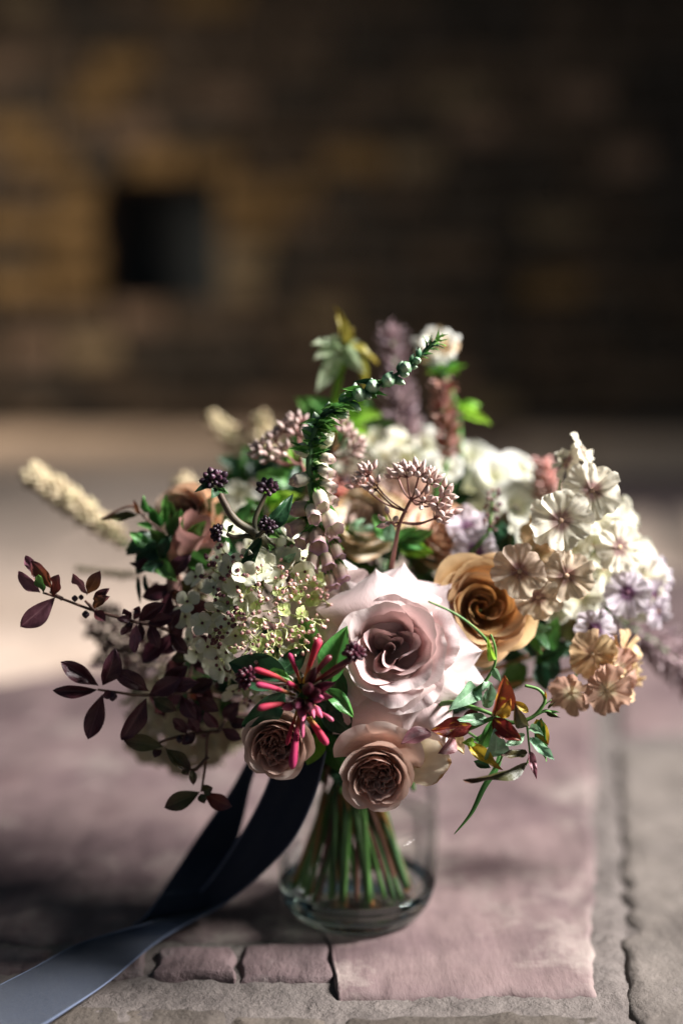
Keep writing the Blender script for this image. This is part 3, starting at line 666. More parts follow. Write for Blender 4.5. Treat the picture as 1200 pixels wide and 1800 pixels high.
# --- blurred roses behind
for lab, ctr, ax_, Rm, mi, mo in (
    ('cream rose bud between the foxglove and the stem of the pink bud cluster', (652, 945, .765), V(-.2, -.8, .6), .0235, M_blush, M_cream),
    ('soft peach rose behind the top of the mauve rose', (770, 965, .775), V(.1, -.8, .6), .022, M_peach, M_peach),
    ('salmon pink rose behind the foxglove bells', (605, 880, .80), V(0, -.7, .7), .020, M_pinkr, M_pinkr),
    ('faded apricot rose half hidden behind the dark bud stems at left', (350, 925, .752), V(-.3, -.85, .4), .021, M_pinkr, M_peach),
    ('pale blush rose lying under the pink bud cluster', (700, 905, .80), V(.1, -.6, .8), .020, M_blush, M_blush)):
    rose(lab, P(*ctr), ax_, plain_rows(Rm, Rm*1.2, mi, mo), mo, R.randrange(2))
# ============================================================ HONEYSUCKLE
M_hon = mat('honeysuckle_tube', [(0., '#c9b85a'), (.18, '#c9a05a'), (.36, '#b23a4c'), (.8, '#a82c50'), (1., '#c04c6c')], rough=.65, trans=.18, rand=.2, hue=.012, mott=.25, mscale=7, spec=.2)
M_hond = mat('honeysuckle_dark_tube', [(0., '#a89a4a'), (.2, '#8a4038'), (.5, '#6d1f2e'), (1., '#571c2a')], rough=.35, trans=.08, rand=.15, spec=.5)
M_honb = mat('honeysuckle_bud', [(0., '#7c5a3a'), (.4, '#5a2230'), (1., '#3c1824')], rough=.4, rand=.3)
M_honp = mat('honeysuckle_pink_bud', [(0., '#a8a055'), (.35, '#b0506a'), (1., '#c0607c')], rough=.4, rand=.2)
hc = P(533, 1213, .655)
t = thing('honeysuckle', 'pink and yellow honeysuckle with tubes radiating in front of the roses', 'honeysuckle', hc)
def htube(a, b, r0, r1, m, bendv=V(0, 0, 0)):
    a, b = Vector(a), Vector(b); mid = a.lerp(b, .55) + bendv
    pts = cat_rom([a, mid, b], 8); n = len(pts)
    rad = [max(.0003, (r0 + (r1-r0)*(min(1, (i/(n-1))/.78))**1.5) * (1 if i < n-3 else (.92, .66, .22)[i-n+3])) for i in range(n)]
    return obj('tube_flower', MB().tube([p - hc for p in pts], rad, 10), m, t)
px1 = mm(1, .655)
for (bx, by), (tx, ty, dy), w0, w1, m in (
    ((520, 1205), (446, 1176, -.012), 4, 7.5, M_hon), ((518, 1222), (449, 1243 - 40, -.016), 4, 8, M_hon), ((528, 1200), (508, 1148, -.006), 4, 6.5, M_hon), ((534, 1200), (562, 1122, -.006), 4.5, 11, M_hon),
    ((528, 1245), (513, 1352, -.014), 5, 11, M_hon), ((522, 1250), (504, 1310, -.006), 3.5, 6, M_hon), ((545, 1262), (575, 1310, -.012), 5, 9.5, M_hon), ((540, 1262), (568, 1305, -.006), 4, 7, M_hon),
    ((524, 1236), (452, 1246, -.018), 4, 9, M_hon), ((540, 1204), (582, 1152, -.004), 4, 9, M_hond), ((548, 1202), (620, 1158, -.008), 4, 8.5, M_hond), ((533, 1228), (531, 1298, -.012), 3.5, 6, M_honp),
    ((553, 1248), (586, 1268, -.010), 3, 5.5, M_honp), ((528, 1215), (504, 1200, -.012), 4, 7, M_hon)):
    htube(P(bx, by, .655), P(tx, ty, .655 + dy), w0*px1*.68, w1*px1*.72, m, V(0, -.003, .0015))
for (bx, by), (tx, ty), dy, w, m in (
    ((540, 1205), (555, 1172), -.012, 6, M_honb), ((545, 1215), (590, 1200), -.01, 5.5, M_honb), ((548, 1222), (586, 1226), -.01, 5.5, M_honb), ((540, 1216), (545, 1205), -.02, 7, M_honb), ((545, 1225), (568, 1228), -.016, 6, M_honp),
    ((540, 1232), (552, 1262), -.014, 5.5, M_honp), ((550, 1240), (566, 1262), -.012, 5, M_honp), ((526, 1232), (520, 1244), -.02, 5, M_honb), ((545, 1220), (562, 1216), -.018, 6, M_honb), ((530, 1236), (532, 1268), -.016, 5, M_honp), ((516, 1240), (496, 1245), -.014, 5.5, M_honp), ((540, 1236), (545, 1246), -.02, 5, M_honb)):
    a, b = P(bx, by, .655), P(tx, ty, .655 + dy); bud(t, a, b, max(.3, 2*w*px1/((b-a).length)), m, BUDP)
    obj('stalk', MB().tube([hc - hc, a - hc], .0007, 5), M_stems[0], t)
# the two stalked clusters of tiny dark buds
def bud_tuft(t, c_, up, n, R_, L, w, ms, spread=1.2, r=R, me=None):
    c_ = Vector(c_); F3 = frame(up).to_3x3()
    for i in range(n):
        th = spread*math.sqrt((i+.5)/n); ph = i*2.39996
        d = F3 @ V(math.sin(th)*math.cos(ph), math.sin(th)*math.sin(ph), math.cos(th))
        a = c_ + d*R_*r.uniform(.3, .5); bud(t, a, a + d*L*r.uniform(.75, 1.05), w, r.choice(ms), me or BUDF)
for base, c_, up, n in (((565, 1195, .652), (622, 1152, .645), V(.25, -.5, 1), 34), ((512, 1200, .656), (436, 1192, .652), V(-.6, -.6, .5), 24)):
    pts = cat_rom([P(*base), P((base[0]+c_[0])/2, (base[1]+c_[1])/2 + 6, .65), P(*c_)], 6)
    obj('stalk', MB().tube([p - hc for p in pts], [.0011]*len(pts), 7), M_stems[2], t)
    bud_tuft(t, P(*c_), up, n, .0042, .0048, .42, [M_honb], 1.5)
for a, b, w, m in (((582, 1200, .662), (610, 1100, .664), .52, M_lgreen), ((572, 1212, .66), (622, 1262, .655), .42, M_lgreen), ((505, 1190, .665), (402, 1165, .668), .62, M_ldark), ((488, 1185, .664), (540, 1140, .668), .6, M_ldark), ((500, 1215, .666), (425, 1275, .67), .5, M_ldark), ((560, 1235, .668), (620, 1290, .672), .6, M_ldark), ((470, 1180, .655), (515, 1200, .655), .3, M_lgreen), ((600, 1180, .668), (560, 1255, .672), .6, M_ldark)):
    LL(t, a, b, w, m)
stem(t, hc, .0016, 0)

# ============================================================ LACECAP HYDRANGEA
M_hyd = mat('hydrangea_cream', [(0., '#c9cf9a'), (.3, '#dcdcc0'), (1., '#e2dfcf')], rough=.6, trans=.3, rand=.1, mott=.06, vein=('#c8caa8', 12., .3), bump=.3)
M_hydg = mat('hydrangea_green', [(0., '#bccb74'), (1., '#d6dfa0')], rough=.6, trans=.3, rand=.15, mott=.08)
M_hydb = mat('hydrangea_bud', [(0., '#d2d69c'), (.5, '#d4b4a0'), (1., '#b87c7a')], rough=.5, rand=.2)
M_hydbd = mat('hydrangea_dark_bud', [(0., '#7a6a50'), (.4, '#6d3f44'), (1., '#5a2f38')], rough=.5, rand=.2)
M_hyds = mat('hydrangea_stalk', [(0., '#a7b06a'), (1., '#d4d4a4')], rough=.5, trans=.1)
rh = random.Random(4)
Hc = P(462, 1085, .725)
t = thing('lacecap_hydrangea', 'cream hydrangea with tiny pink green buds left of the mauve rose', 'hydrangea', Hc)
def dome(cpx, cpy, y, px_, py_, dep):     # point on the front of a flower dome
    def f(a, b): 
        q = max(0., 1 - a*a - b*b); p = P(cpx + a*px_, cpy + b*py_, y - dep*math.sqrt(q))
        return p, V(a, -.35 - 1.1*math.sqrt(q), -b)
    return f
dm = dome(462, 1082, .718, 114, 120, .045)
def scatter(n, f, rmin, r):
    pts = []; tries = 0
    while len(pts) < n and tries < 6000:
        tries += 1; a, b = r.uniform(-1, 1), r.uniform(-1, 1)
        if a*a + b*b > 1 or not f(a, b): continue
        if any((a-x)**2 + (b-y)**2 < rmin*rmin for x, y in pts): continue
        pts.append((a, b))
    return pts
for a, b in scatter(58, lambda a, b: a < -.30 - .25*b or b < -.5 or (b > .55 and a < .6), .155, rh):
    p, n = dm(a, b); floret(t, p + n.normalized()*rh.uniform(.0, .013), n + V(rh.uniform(-1.1, 1.1), 0, rh.uniform(-.8, 1.0)), mm(rh.uniform(22, 28), .69), M_hyd, M_hydbd, PT_hyd, CT_hyd, rh.choice((4, 4, 4, 3)), .1, r=rh)
for a, b in ((.0, -.72), (-.05, -.62), (.3, -.75), (.62, -.78), (.85, -.5)):
    p, n = dm(a, b); floret(t, p + V(0, -.008, .003), n + V(rh.uniform(-.3, .3), 0, .2), mm(24, .69), M_hyd, M_hydb, PT_hyd, CT_hyd, 4, .1, r=rh)
for a, b in scatter(26, lambda a, b: a > -.5 and -.6 < b < .75, .22, rh):
    p, n = dm(a, b); floret(t, p + n.normalized()*rh.uniform(.001, .006), n + V(rh.uniform(-.8, .8), 0, rh.uniform(-.5, .9)), mm(rh.uniform(12, 17), .69), M_hydg, M_hydb, PT_hyd, CT_hyd, 4, -.3, r=rh)
small, stalks = {0: MB(), 1: MB()}, MB()
nb = 0
for a, b in scatter(105, lambda a, b: a > -.62 and b > -.8, .07, rh):
    p, n = dm(a, b); n = n.normalized(); h = rh.uniform(.004, .012); q = p + n*h; root_ = Hc.lerp(p, .72)
    stalks.tube(cat_rom([root_ - Hc, root_.lerp(q, .5) + V(rh.uniform(-.003, .003), 0, rh.uniform(-.003, .003)) - Hc, q - Hc], 4), .0004, 5)
    dk = a < -.28 or (b > .45 and rh.random() < .5)
    for k in range(rh.choice((2, 3, 3, 4))):
        d = (n + V(rh.uniform(-1, 1), rh.uniform(-.6, .6), rh.uniform(-1, 1))).normalized(); e = q + d*.0042
        stalks.tube([q - Hc, e - Hc], .0003, 4); rr_ = rh.uniform(.0008, .0013)
        if rh.random() < .62:
            small[1 if dk else 0].blob(e - Hc - d*rr_, d, rr_*2.2, rr_, 7, 5)
        else: bud(t, e - d*rr_, e + d*rr_*1.2, .85, M_hydbd if dk else M_hydb, name='flower_bud'); nb += 1
obj('stalk', stalks, M_hyds, t)
obj('flower_buds', small[0], M_hydb, t, kind='stuff'); obj('flower_buds', small[1], M_hydbd, t, kind='stuff')
stem(t, Hc, .0018, 0)
for a, b, w, m in (((560, 1150, .68), (530, 1075, .684), .5, M_lgreen), ((430, 985, .69), (478, 975, .684), .55, M_ldark), ((470, 1010, .686), (505, 985, .683), .6, M_lsage)):
    LL(t, a, b, w, m)
# faded hydrangea head low at left, behind the dark leaves
M_hydf = mat('hydrangea_faded', [(0., '#b9ae88'), (1., '#c6baa0')], rough=.65, trans=.3, rand=.15, mott=.1)
Hd = P(325, 1262, .80)
t = thing('faded_hydrangea', 'faded beige hydrangea head low at left behind the dark leaves', 'hydrangea', Hd)
dm2 = dome(322, 1268, .80, 100, 88, .04)
for a, b in scatter(44, lambda a, b: True, .20, rh):
    p, n = dm2(a, b); floret(t, p, n + V(rh.uniform(-.6, .6), 0, rh.uniform(-.6, .6)), mm(rh.uniform(23, 29), .77), M_hydf, M_hydb, PT_hyd, CT_hyd, 4, .05, r=rh)
stem(t, Hd, .0016, 0, short=True)

# ============================================================ FOXGLOVE
M_fg = mat('foxglove_stem', [(0, '#527a48'), (1, '#45704a')], rough=.5)
M_bellg = mat('foxglove_green_bell', [(0., '#9dbb74'), (.3, '#d3dab0'), (1., '#e2dfca')], rough=.45, trans=.28, rand=.12, vein=('#b4c088', 10., .5))
M_bellc = mat('foxglove_cream_bell', [(0., '#b4c48a'), (.3, '#dcdabf'), (.8, '#dccdbf'), (1., '#c9a3a6')], rough=.45, trans=.28, rand=.12, vein=('#b09a8a', 11., .5))
M_bellm = mat('foxglove_faded_bell', [(0., '#a8a078'), (.4, '#d0bca4'), (.85, '#c8a6a0'), (1., '#b08aa4')], rough=.5, trans=.28, rand=.15, vein=('#8d6f66', 11., .5))
M_fbud = mat('foxglove_bud', [(0., '#3f6a44'), (.45, '#5a8560'), (.8, '#9dba98'), (1., '#ccd8c0')], rough=.75, rand=.25, spec=.15, mott=.3)
M_cal = leaf_mat('foxglove_calyx', '#659648', '#74a652', '#9cc474', trans=.25)
def bell_mesh(open_, seed):
    def fn(u, v):
        a = 2*PI*u; r = .10 + .27*math.sin(PI*.5*min(1, v/.45))**1.1
        if v < .12: r *= (v/.12)**.5*.8 + .2
        if v > .78: r += open_*((v-.78)/.22)**1.3*(1 + .3*math.cos(5*a + seed)) - .05*((v-.78)/.22)*(1-open_*4)
        x = v + (.045*max(0, v-.8)/.2*math.cos(5*a + seed)) + (.10*max(0, v-.7)/.3 * -math.sin(a))
        r *= 1 + .04*noise.noise(V(math.cos(a)*2, math.sin(a)*2, seed + v*2))
        return (x, r*math.cos(a), r*math.sin(a))
    return MB().grid(fn, 20, 14, True).mesh('bell')
BELLS = [bell_mesh(-.10, 1), bell_mesh(.03, 2), bell_mesh(.11, 3)]
fgp = [P(*q) for q in ((600, 1060, .715), (580, 985, .70), (556, 905, .692), (544, 835, .688), (548, 775, .686), (572, 728, .687), (625, 696, .690), (688, 664, .692), (732, 630, .694), (766, 598, .696))]
fo = fgp[0]
t = thing('foxglove', 'tall foxglove with cream bells below and green buds up its arching tip', 'foxglove', fo)
cv = cat_rom(fgp, 10); nC = len(cv)
obj('stalk', MB().tube([p - fo for p in cv], lin(.0024, .0006, nC), 9), M_fg, t)
stem(t, fo, .0022, 0)
rf = random.Random(8)
def cvat(s): i = max(0, min(nC-2, int(s*(nC-1)))); return cv[i].lerp(cv[i+1], s*(nC-1)-i)
bl = [ # (base px, tip px, depth offset, material index, mesh index)
    ((553, 802), (512, 775), -.004, 0, 0), ((550, 838), (512, 850), -.003, 1, 0), ((553, 893), (498, 897), .0, 2, 0),
    ((556, 790), (592, 752), -.004, 0, 0), ((560, 802), (596, 812), -.006, 1, 0), ((556, 822), (592, 842), -.006, 1, 1), ((560, 845), (598, 862), -.005, 1, 1), ((563, 868), (597, 885), -.004, 1, 1),
    ((557, 858), (568, 902), -.012, 1, 1), ((545, 885), (552, 922), -.014, 1, 1), ((570, 892), (590, 935), -.010, 1, 2), ((556, 925), (562, 972), -.014, 2, 2), ((540, 915), (505, 935), -.004, 2, 2), ((545, 935), (520, 962), -.010, 2, 2),
    ((575, 925), (592, 962), -.006, 2, 2), ((582, 950), (600, 990), -.005, 2, 2), ((570, 965), (585, 1010), -.008, 2, 2), ((590, 985), (606, 1022), -.004, 2, 2), ((555, 965), (545, 1010), -.006, 2, 2), ((578, 1000), (590, 1040), -.005, 2, 2),
    ((552, 778), (588, 778), .002, 0, 0), ((548, 815), (585, 828), .006, 0, 0)]
for (bx, by), (tx, ty), dy, mi, bi in bl:
    dpt = .690; a, b = P(bx, by, dpt + dy*.3), P(tx + rf.uniform(-4, 4), ty + rf.uniform(-4, 4), dpt + dy); b = a.lerp(b, rf.uniform(.74, .92))
    o = obj('bell', BELLS[bi], (M_bellg, M_bellc, M_bellm)[mi], t, along(a - fo, b - fo, (0, -1, .6), .86, rf.uniform(-.3, .3), .86))
    for k in range(4):
        ang = k*PI/2 + .4; m = Matrix.Translation((-.04, 0, 0)) @ Matrix.Rotation(ang, 4, 'X') @ Matrix.Translation((0, 0, .10)) @ Matrix.Rotation(-.35, 4, 'Y') @ Matrix.Diagonal((.62, .30, .6, 1))
        obj('sepal', LF['ovate'][k], M_cal, o, m)
for (bx, by), (tx, ty), dy, w in (
    ((560, 752), (552, 724), -.004, .62), ((556, 775), (532, 750), -.006, .62), ((575, 735), (578, 706), -.002, .66), ((590, 720), (610, 735), -.006, .6), ((600, 712), (606, 690), -.003, .66), ((612, 708), (634, 722), -.004, .62), ((622, 698), (624, 672), .0, .66),
    ((632, 696), (630, 690), -.008, .9), ((640, 692), (652, 700), -.006, .66), ((652, 690), (660, 696), .004, .66), ((650, 682), (653, 664), -.002, .66), ((655, 682), (655, 676), -.008, .9), ((668, 676), (686, 673), -.004, .62), ((678, 668), (690, 652), .002, .66), ((682, 668), (684, 668), -.008, .9), ((690, 664), (712, 676), -.004, .55),
    ((700, 655), (707, 634), .0, .62), ((705, 653), (717, 660), -.006, .66), ((712, 648), (714, 644), -.008, .8), ((716, 644), (734, 646), -.003, .6), ((722, 638), (726, 624), .001, .62), ((728, 634), (738, 634), -.006, .6), ((734, 628), (736, 618), .001, .6)):
    a, b = P(bx, by, .692), P(tx, ty, .692 + dy); d = (b-a); 
    if d.length < .005: b = a + d.normalized()*.005
    bud(t, a, b, w, M_fbud, BUDP)
for i in range(46):
    s = rf.uniform(.80, 1.0); p = cvat(s); ax_ = (cvat(min(1, s+.02)) - cvat(max(0, s-.02))).normalized()
    d = (ax_*1.0 + V(rf.uniform(-1, 1), rf.uniform(-1, 1), rf.uniform(-1, 1))*.9).normalized()
    obj('bract', LF['lance'][i % 4], M_cal if i % 3 else M_ldark, t, along(p - fo, p + d*rf.uniform(.0045, .0085) - fo, d.orthogonal(), .16))
for i in range(84):
    s = rf.uniform(.10, .74); p = cvat(s); d = V(rf.choice((-1, 1))*rf.uniform(.5, 1), rf.uniform(-1, .2), rf.uniform(-.4, .6)).normalized()
    obj('bract', LF['lance'][i % 4], M_cal if i % 5 else M_ldark, t, along(p - fo, p + d*rf.uniform(.006, .0125) - fo, (0, -1, .5), .28))

# ============================================================ PINK BUD CLUSTERS
M_sed = mat('sedum_bud', [(0., '#a67f78'), (.5, '#c0a39a'), (1., '#cdb9b0')], rough=.5, rand=.15, vein=('#a08888', 9., .4), trans=.08)
M_seds = mat('sedum_stalk', [(0, '#7a4a44'), (1, '#9a6a62')], rough=.5)
def umbel(label, stem_pts_, subs, mbud, r, n=9, L=17, group=None, sm=2):
    p0 = P(*stem_pts_[0]); t = thing('bud_umbel', label, 'bud cluster', p0, group)
    main = cat_rom([P(*q) for q in stem_pts_], 6); b = MB().tube([p - p0 for p in main], lin(.0013, .0008, len(main)), 8)
    hub = P(*stem_pts_[-1]); ctr = hub
    for (sx, sy, sd, k, from_) in subs:
        c_ = P(sx, sy, sd); f_ = P(*from_) if from_ else hub
        d = (c_ - f_); pts = cat_rom([f_, f_.lerp(c_, .5) + V(0, 0, -.002), c_], 5)
        b.tube([p - p0 for p in pts], .0005, 6)
        dn = (d.normalized() + V(0, -.35, .35)).normalized(); F3 = frame(dn).to_3x3()
        for i in range(k):
            th = 1.15*math.sqrt((i+.4)/k); ph = i*2.39996 + sx
            q = F3 @ V(math.sin(th)*math.cos(ph), math.sin(th)*math.sin(ph), math.cos(th))
            e = c_ + q*r.uniform(.0028, .0052); LL_ = mm(L, sd)*r.uniform(.85, 1.1)
            b.tube([c_ - p0, e - p0], .00035, 4); qq = (q + V(0, 0, .25)).normalized()
            bud(t, e - qq*.0004, e + qq*LL_, .52, mbud, BUDP)
    obj('stalk', b, M_seds, t); stem(t, p0, .0016, sm, short=True); return t
ru = random.Random(3); js = (703, 918, .692)
umbel('pink bud cluster on a slim branching red stalk above the mauve rose', [(686, 1010, .715), (693, 965, .70), js, (722, 878, .690)],
      [(648, 838, .690, 10, (715, 900, .69)), (638, 856, .694, 6, (715, 900, .69)), (662, 862, .69, 5, (715, 900, .69)), (715, 840, .688, 13, None), (735, 838, .686, 12, None), (752, 850, .686, 11, None), (775, 872, .69, 9, None), (765, 888, .688, 8, None), (742, 882, .684, 7, None), (700, 842, .694, 8, None), (688, 918, .69, 5, js), (762, 912, .692, 9, js), (778, 905, .694, 5, js), (664, 905, .695, 0, js)], M_sed, ru, L=18)
umbel('pale pink bud cluster poking out left behind the foxglove', [(540, 850, .735), (530, 815, .73)],
      [(462, 798, .73, 10, None), (485, 778, .732, 9, None), (505, 762, .734, 10, None), (522, 750, .734, 9, None), (505, 800, .728, 7, None), (528, 770, .73, 6, None), (478, 808, .728, 6, None)], M_sed, ru, L=17)
umbel('pale pink bud cluster showing right of the foxglove stalk', [(565, 840, .745), (580, 800, .74)],
      [(605, 770, .74, 9, None), (620, 785, .742, 9, None), (596, 752, .742, 8, None), (612, 800, .74, 6, None)], M_sed, ru, L=16)

# ============================================================ DARK BUD HERB
M_herbs = mat('herb_stalk', [(0, '#4c5238'), (1, '#6a5548')], rough=.55, mott=.3, mscale=14, bump=.4)
M_hb = mat('herb_bud', [(0., '#4d6a3c'), (.45, '#465c3a'), (.75, '#4c2c3c'), (1., '#3c2232')], rough=.45, rand=.25)
M_hbd = mat('herb_dark_bud', [(0., '#3c4a30'), (.4, '#37222c'), (1., '#2c1a26')], rough=.45, rand=.25)
h0 = P(455, 985, .70)
t = thing('dark_bud_sprig', 'forked brown stalk with dark purple bud heads left of the foxglove', 'sprig', h0)
b = MB()
for pts, r0 in (([(500, 1000, .70), (478, 965, .688), (452, 940, .682), (415, 915, .680), (395, 885, .680), (384, 862, .680)], .0024), ([(470, 960, .685), (440, 943, .682), (412, 944, .680), (398, 938, .680)], .0014), ([(452, 945, .682), (448, 915, .684), (462, 880, .686), (468, 868, .686)], .0014), ([(452, 945, .68), (466, 930, .678)], .0013)):
    q = cat_rom([P(*p) for p in pts], 6); b.tube([p - h0 for p in q], lin(r0, r0*.65, len(q)), 8)
obj('stalk', b, M_herbs, t); stem(t, P(500, 1000, .70), .0018, 2)
for c_, up, n, R_, L, m in (((378, 850, .680), V(-.1, -.45, 1), 22, .0052, .0062, [M_hb, M_hb, M_hbd]), ((386, 937, .680), V(-.9, -.6, .2), 26, .0040, .0040, [M_hbd]), ((470, 862, .686), V(.2, -.5, 1), 18, .0040, .0056, [M_hbd, M_hb]), ((468, 925, .676), V(.3, -.9, .4), 20, .0036, .0040, [M_hbd])):
    bud_tuft(t, P(*c_), up, n, R_, L, .44, m, 1.45)
for a, b_, w, m in (((378, 856, .678), (342, 865, .674), .36, M_ldark), ((380, 858, .676), (372, 876, .672), .7, M_ldark), ((384, 858, .678), (402, 868, .676), .5, M_lgreen), ((400, 935, .68), (410, 922, .678), .5, M_lgreen), ((458, 935, .68), (515, 868, .684), .34, M_ldark), ((455, 945, .678), (420, 1000, .676), .28, M_ldark), ((460, 945, .676), (430, 1010, .680), .30, M_ldark), ((470, 938, .676), (492, 945, .672), .6, M_lgreen), ((478, 965, .68), (470, 955, .676), .5, M_lgreen), ((470, 990, .68), (440, 1000, .68), .5, M_ldark), ((500, 985, .682), (520, 972, .678), .5, M_lsage)):
    LL(t, a, b_, w, m)
# ============================================================ PHLOX
def phl_mat(name, c0, c1, c2, v): return mat(name, [(0., c0), (.22, c0), (.42, c1), (1., c2)], rough=.6, trans=.42, rand=.16, hue=.012, mott=.14, mscale=4, vein=(v, 9., .5), bump=.4, bscale=12., bstretch=(3, .6))
M_ph1 = phl_mat('phlox_cream', '#9a7a74', '#e0d9c6', '#e8e2d2', '#c8bca4'); M_ph2 = phl_mat('phlox_tan', '#8a665c', '#d2bda6', '#dac8b2', '#b0967e'); M_ph3 = phl_mat('phlox_rosy_brown', '#d0c0a0', '#b8967f', '#bc9884', '#8a6658')
M_ph4 = phl_mat('phlox_lilac', '#5c3450', '#c9bcc4', '#d6ccd2', '#8d7690'); M_ph5 = phl_mat('phlox_apricot', '#b89878', '#d6b488', '#dcc098', '#b08e68'); M_ph6 = phl_mat('phlox_white', '#c8c29a', '#dedac4', '#e4e0d0', '#c8c4a4')
M_phc = mat('phlox_throat', [(0, '#b5a078'), (1, '#c9a888')], rough=.6); M_phcd = mat('phlox_dark_throat', [(0, '#6a4058'), (1, '#5c2c44')], rough=.6)
rp_ = random.Random(17)
def phlox(label, root_px, items, cat='phlox', sm=0):
    p0 = P(*root_px); t = thing('phlox', label, cat, p0); b = MB()
    for (x, y, d, sz, n, pm, cm) in items:
        c_ = P(x, y, d); n = Vector(n)
        floret(t, c_, n, mm(sz, d), pm, cm, PT_phl, CT_phl, 5, rp_.uniform(-.05, .18), r=rp_)
        q = c_ - n.normalized()*mm(sz, d)*1.05
        mid = q.lerp(p0, .45) - n.normalized()*.006
        pts = cat_rom([q - p0, mid - p0, V(0, 0, 0)], 5); b.tube(pts, .0006, 5)
    obj('stalk', b, M_stems[0], t); stem(t, p0, .0016, sm); return t
phlox('cream phlox spray with frilled petals, topmost at the right side', (1000, 1010, .755), [
    (1040, 862, .700, 50, (.1, -1, .1), M_ph1, M_phc), (985, 915, .694, 54, (-.1, -1, .15), M_ph1, M_phc), (995, 812, .716, 36, (-.75, -.35, .5), M_ph1, M_phc), (1024, 795, .716, 36, (.8, -.3, .4), M_ph1, M_phc),
    (1088, 962, .718, 46, (.45, -1, .1), M_ph1, M_phc), (1045, 905, .735, 44, (.2, -.8, .5), M_ph6, M_phc), (950, 938, .73, 36, (-.5, -1, .3), M_ph5, M_phc), (1000, 965, .735, 40, (0, -1, .4), M_ph6, M_phc), (1040, 960, .745, 42, (.2, -.8, .5), M_ph6, M_phc), (1085, 915, .745, 42, (.5, -.7, .5), M_ph6, M_phc), (1060, 1000, .75, 40, (.2, -1, .2), M_ph6, M_phc)])
phlox('tan phlox florets spread just right of the caramel rose', (985, 1090, .745), [
    (913, 1004, .690, 47, (-.2, -1, .1), M_ph2, M_phc), (995, 1012, .692, 48, (.1, -1, .0), M_ph2, M_phc), (945, 1050, .694, 42, (-.1, -1, -.45), M_ph2, M_phc), (968, 990, .725, 36, (.1, -1, .4), M_ph5, M_phc), (950, 968, .735, 36, (-.2, -.9, .4), M_ph1, M_phc), (1020, 1050, .735, 38, (.3, -1, 0), M_ph6, M_phc), (975, 1060, .74, 36, (0, -1, 0), M_ph6, M_phc)])
phlox('rosy brown phlox florets, lowest at the right side', (1010, 1175, .742), [
    (1003, 1218, .692, 41, (-.35, -1, -.45), M_ph3, M_phc), (1066, 1214, .690, 46, (.15, -1, -.3), M_ph3, M_phc), (1040, 1150, .696, 42, (-.1, -1, -.2), M_ph5, M_phc), (1095, 1150, .705, 42, (.8, -.8, .1), M_ph5, M_phc), (1085, 1180, .70, 44, (.5, -1, 0), M_ph3, M_phc), (1105, 1195, .71, 40, (.9, -.6, -.2), M_ph5, M_phc), (1060, 1165, .715, 42, (.1, -1, .2), M_ph5, M_phc)])
phlox('white lilac phlox florets with dark star centres at the far right', (1060, 1095, .765), [
    (1102, 1042, .722, 42, (.2, -1, .1), M_ph4, M_phcd), (1045, 1105, .705, 36, (-.1, -1, .2), M_ph4, M_phcd), (1150, 1010, .755, 38, (.5, -.8, .4), M_ph4, M_phc), (1125, 985, .758, 40, (.3, -.8, .5), M_ph6, M_phc), (1148, 1050, .748, 36, (.6, -1, .1), M_ph4, M_phcd), (1130, 1020, .75, 40, (.3, -1, .2), M_ph6, M_phc), (1155, 1075, .75, 30, (.7, -.8, -.1), M_ph4, M_phc), (1095, 1000, .755, 42, (0, -1, .4), M_ph6, M_phc), (1120, 1060, .76, 38, (.2, -1, .1), M_ph6, M_phc)])
phlox('pair of lilac phlox florets standing above the caramel rose', (845, 1010, .765), [(836, 968, .738, 40, (-.1, -1, .2), M_ph4, M_phcd), (822, 925, .752, 38, (.1, -.8, .5), M_ph4, M_phcd), (868, 935, .765, 36, (.2, -.9, .5), M_ph6, M_phc)])

# ============================================================ WHITE FLOWERS (out of focus, behind)
M_white = mat('white_petal', [(0., '#dcdcb8'), (.4, '#e4e3d4'), (1., '#e8e7e0')], rough=.6, trans=.42, rand=.06, mott=.05)
M_cream2 = mat('cream_petal', [(0., '#d8d4a0'), (.5, '#dedbb4'), (1., '#e4e0c4')], rough=.6, trans=.42, rand=.08, mott=.05)
def ruffle_flower(label, ctr, axis, Rp, m, n=3, group=None, k=1.0):
    """many frilled petals in loose whorls"""
    c_ = P(*ctr); t = thing('white_flower', label, 'flower', c_, group); F = frame(axis); Rm = mm(Rp, ctr[2])
    for j in range(n):
        q = (j+1)/n
        for i in range(4 + 2*j):
            me = rose_petal(Rm*(.35 + .65*q), Rm*(.75 - .55*q), .9 - .12*j, refl=Rm*.18*q, fall=Rm*.15*q, ruff=Rm*.12, seed=R.uniform(0, 60), nu=8, nv=8, fz=.9)
            obj('petal', me, m, t, place(V(0, 0, 0), F @ Matrix.Rotation(2*PI*i/(4+2*j) + j + R.uniform(-.2, .2), 4, 'Z')))
    stem(t, c_, .0014, 0, short=True); return t
for a in ((('large white ruffled flower, sharpest of the white ones above the caramel rose'), (905, 895, .80), (.1, -1, .35), 50, M_white), ('cream white flower left of the large ruffled one', (845, 870, .83), (-.1, -.8, .6), 44, M_cream2),
          ('white flower at the back crest, right of the rusty spike', (825, 812, .86), (0, -.6, .8), 44, M_white), ('round white flower at the back, nearest the dark gap at right', (905, 832, .86), (.3, -.7, .6), 38, M_white),
          ('white flower at the foot of the purple spike', (745, 785, .84), (-.1, -.7, .7), 40, M_white), ('small white flower with dark stamens below the rusty spike', (783, 822, .80), (0, -1, .3), 26, M_white),
          ('white flower peeping out behind the dark bud sprig', (425, 890, .80), (-.2, -.8, .5), 34, M_white), ('cream flower behind the cream phlox spray', (955, 900, .83), (.2, -.7, .7), 38, M_cream2), ('pale cream flower behind the foxglove, under the green leaves', (660, 800, .85), (0, -.7, .7), 40, M_cream2),
          ('white flower behind the tan phlox florets', (1010, 1070, .80), (.2, -1, .1), 42, M_white)):
    ruffle_flower(*a)
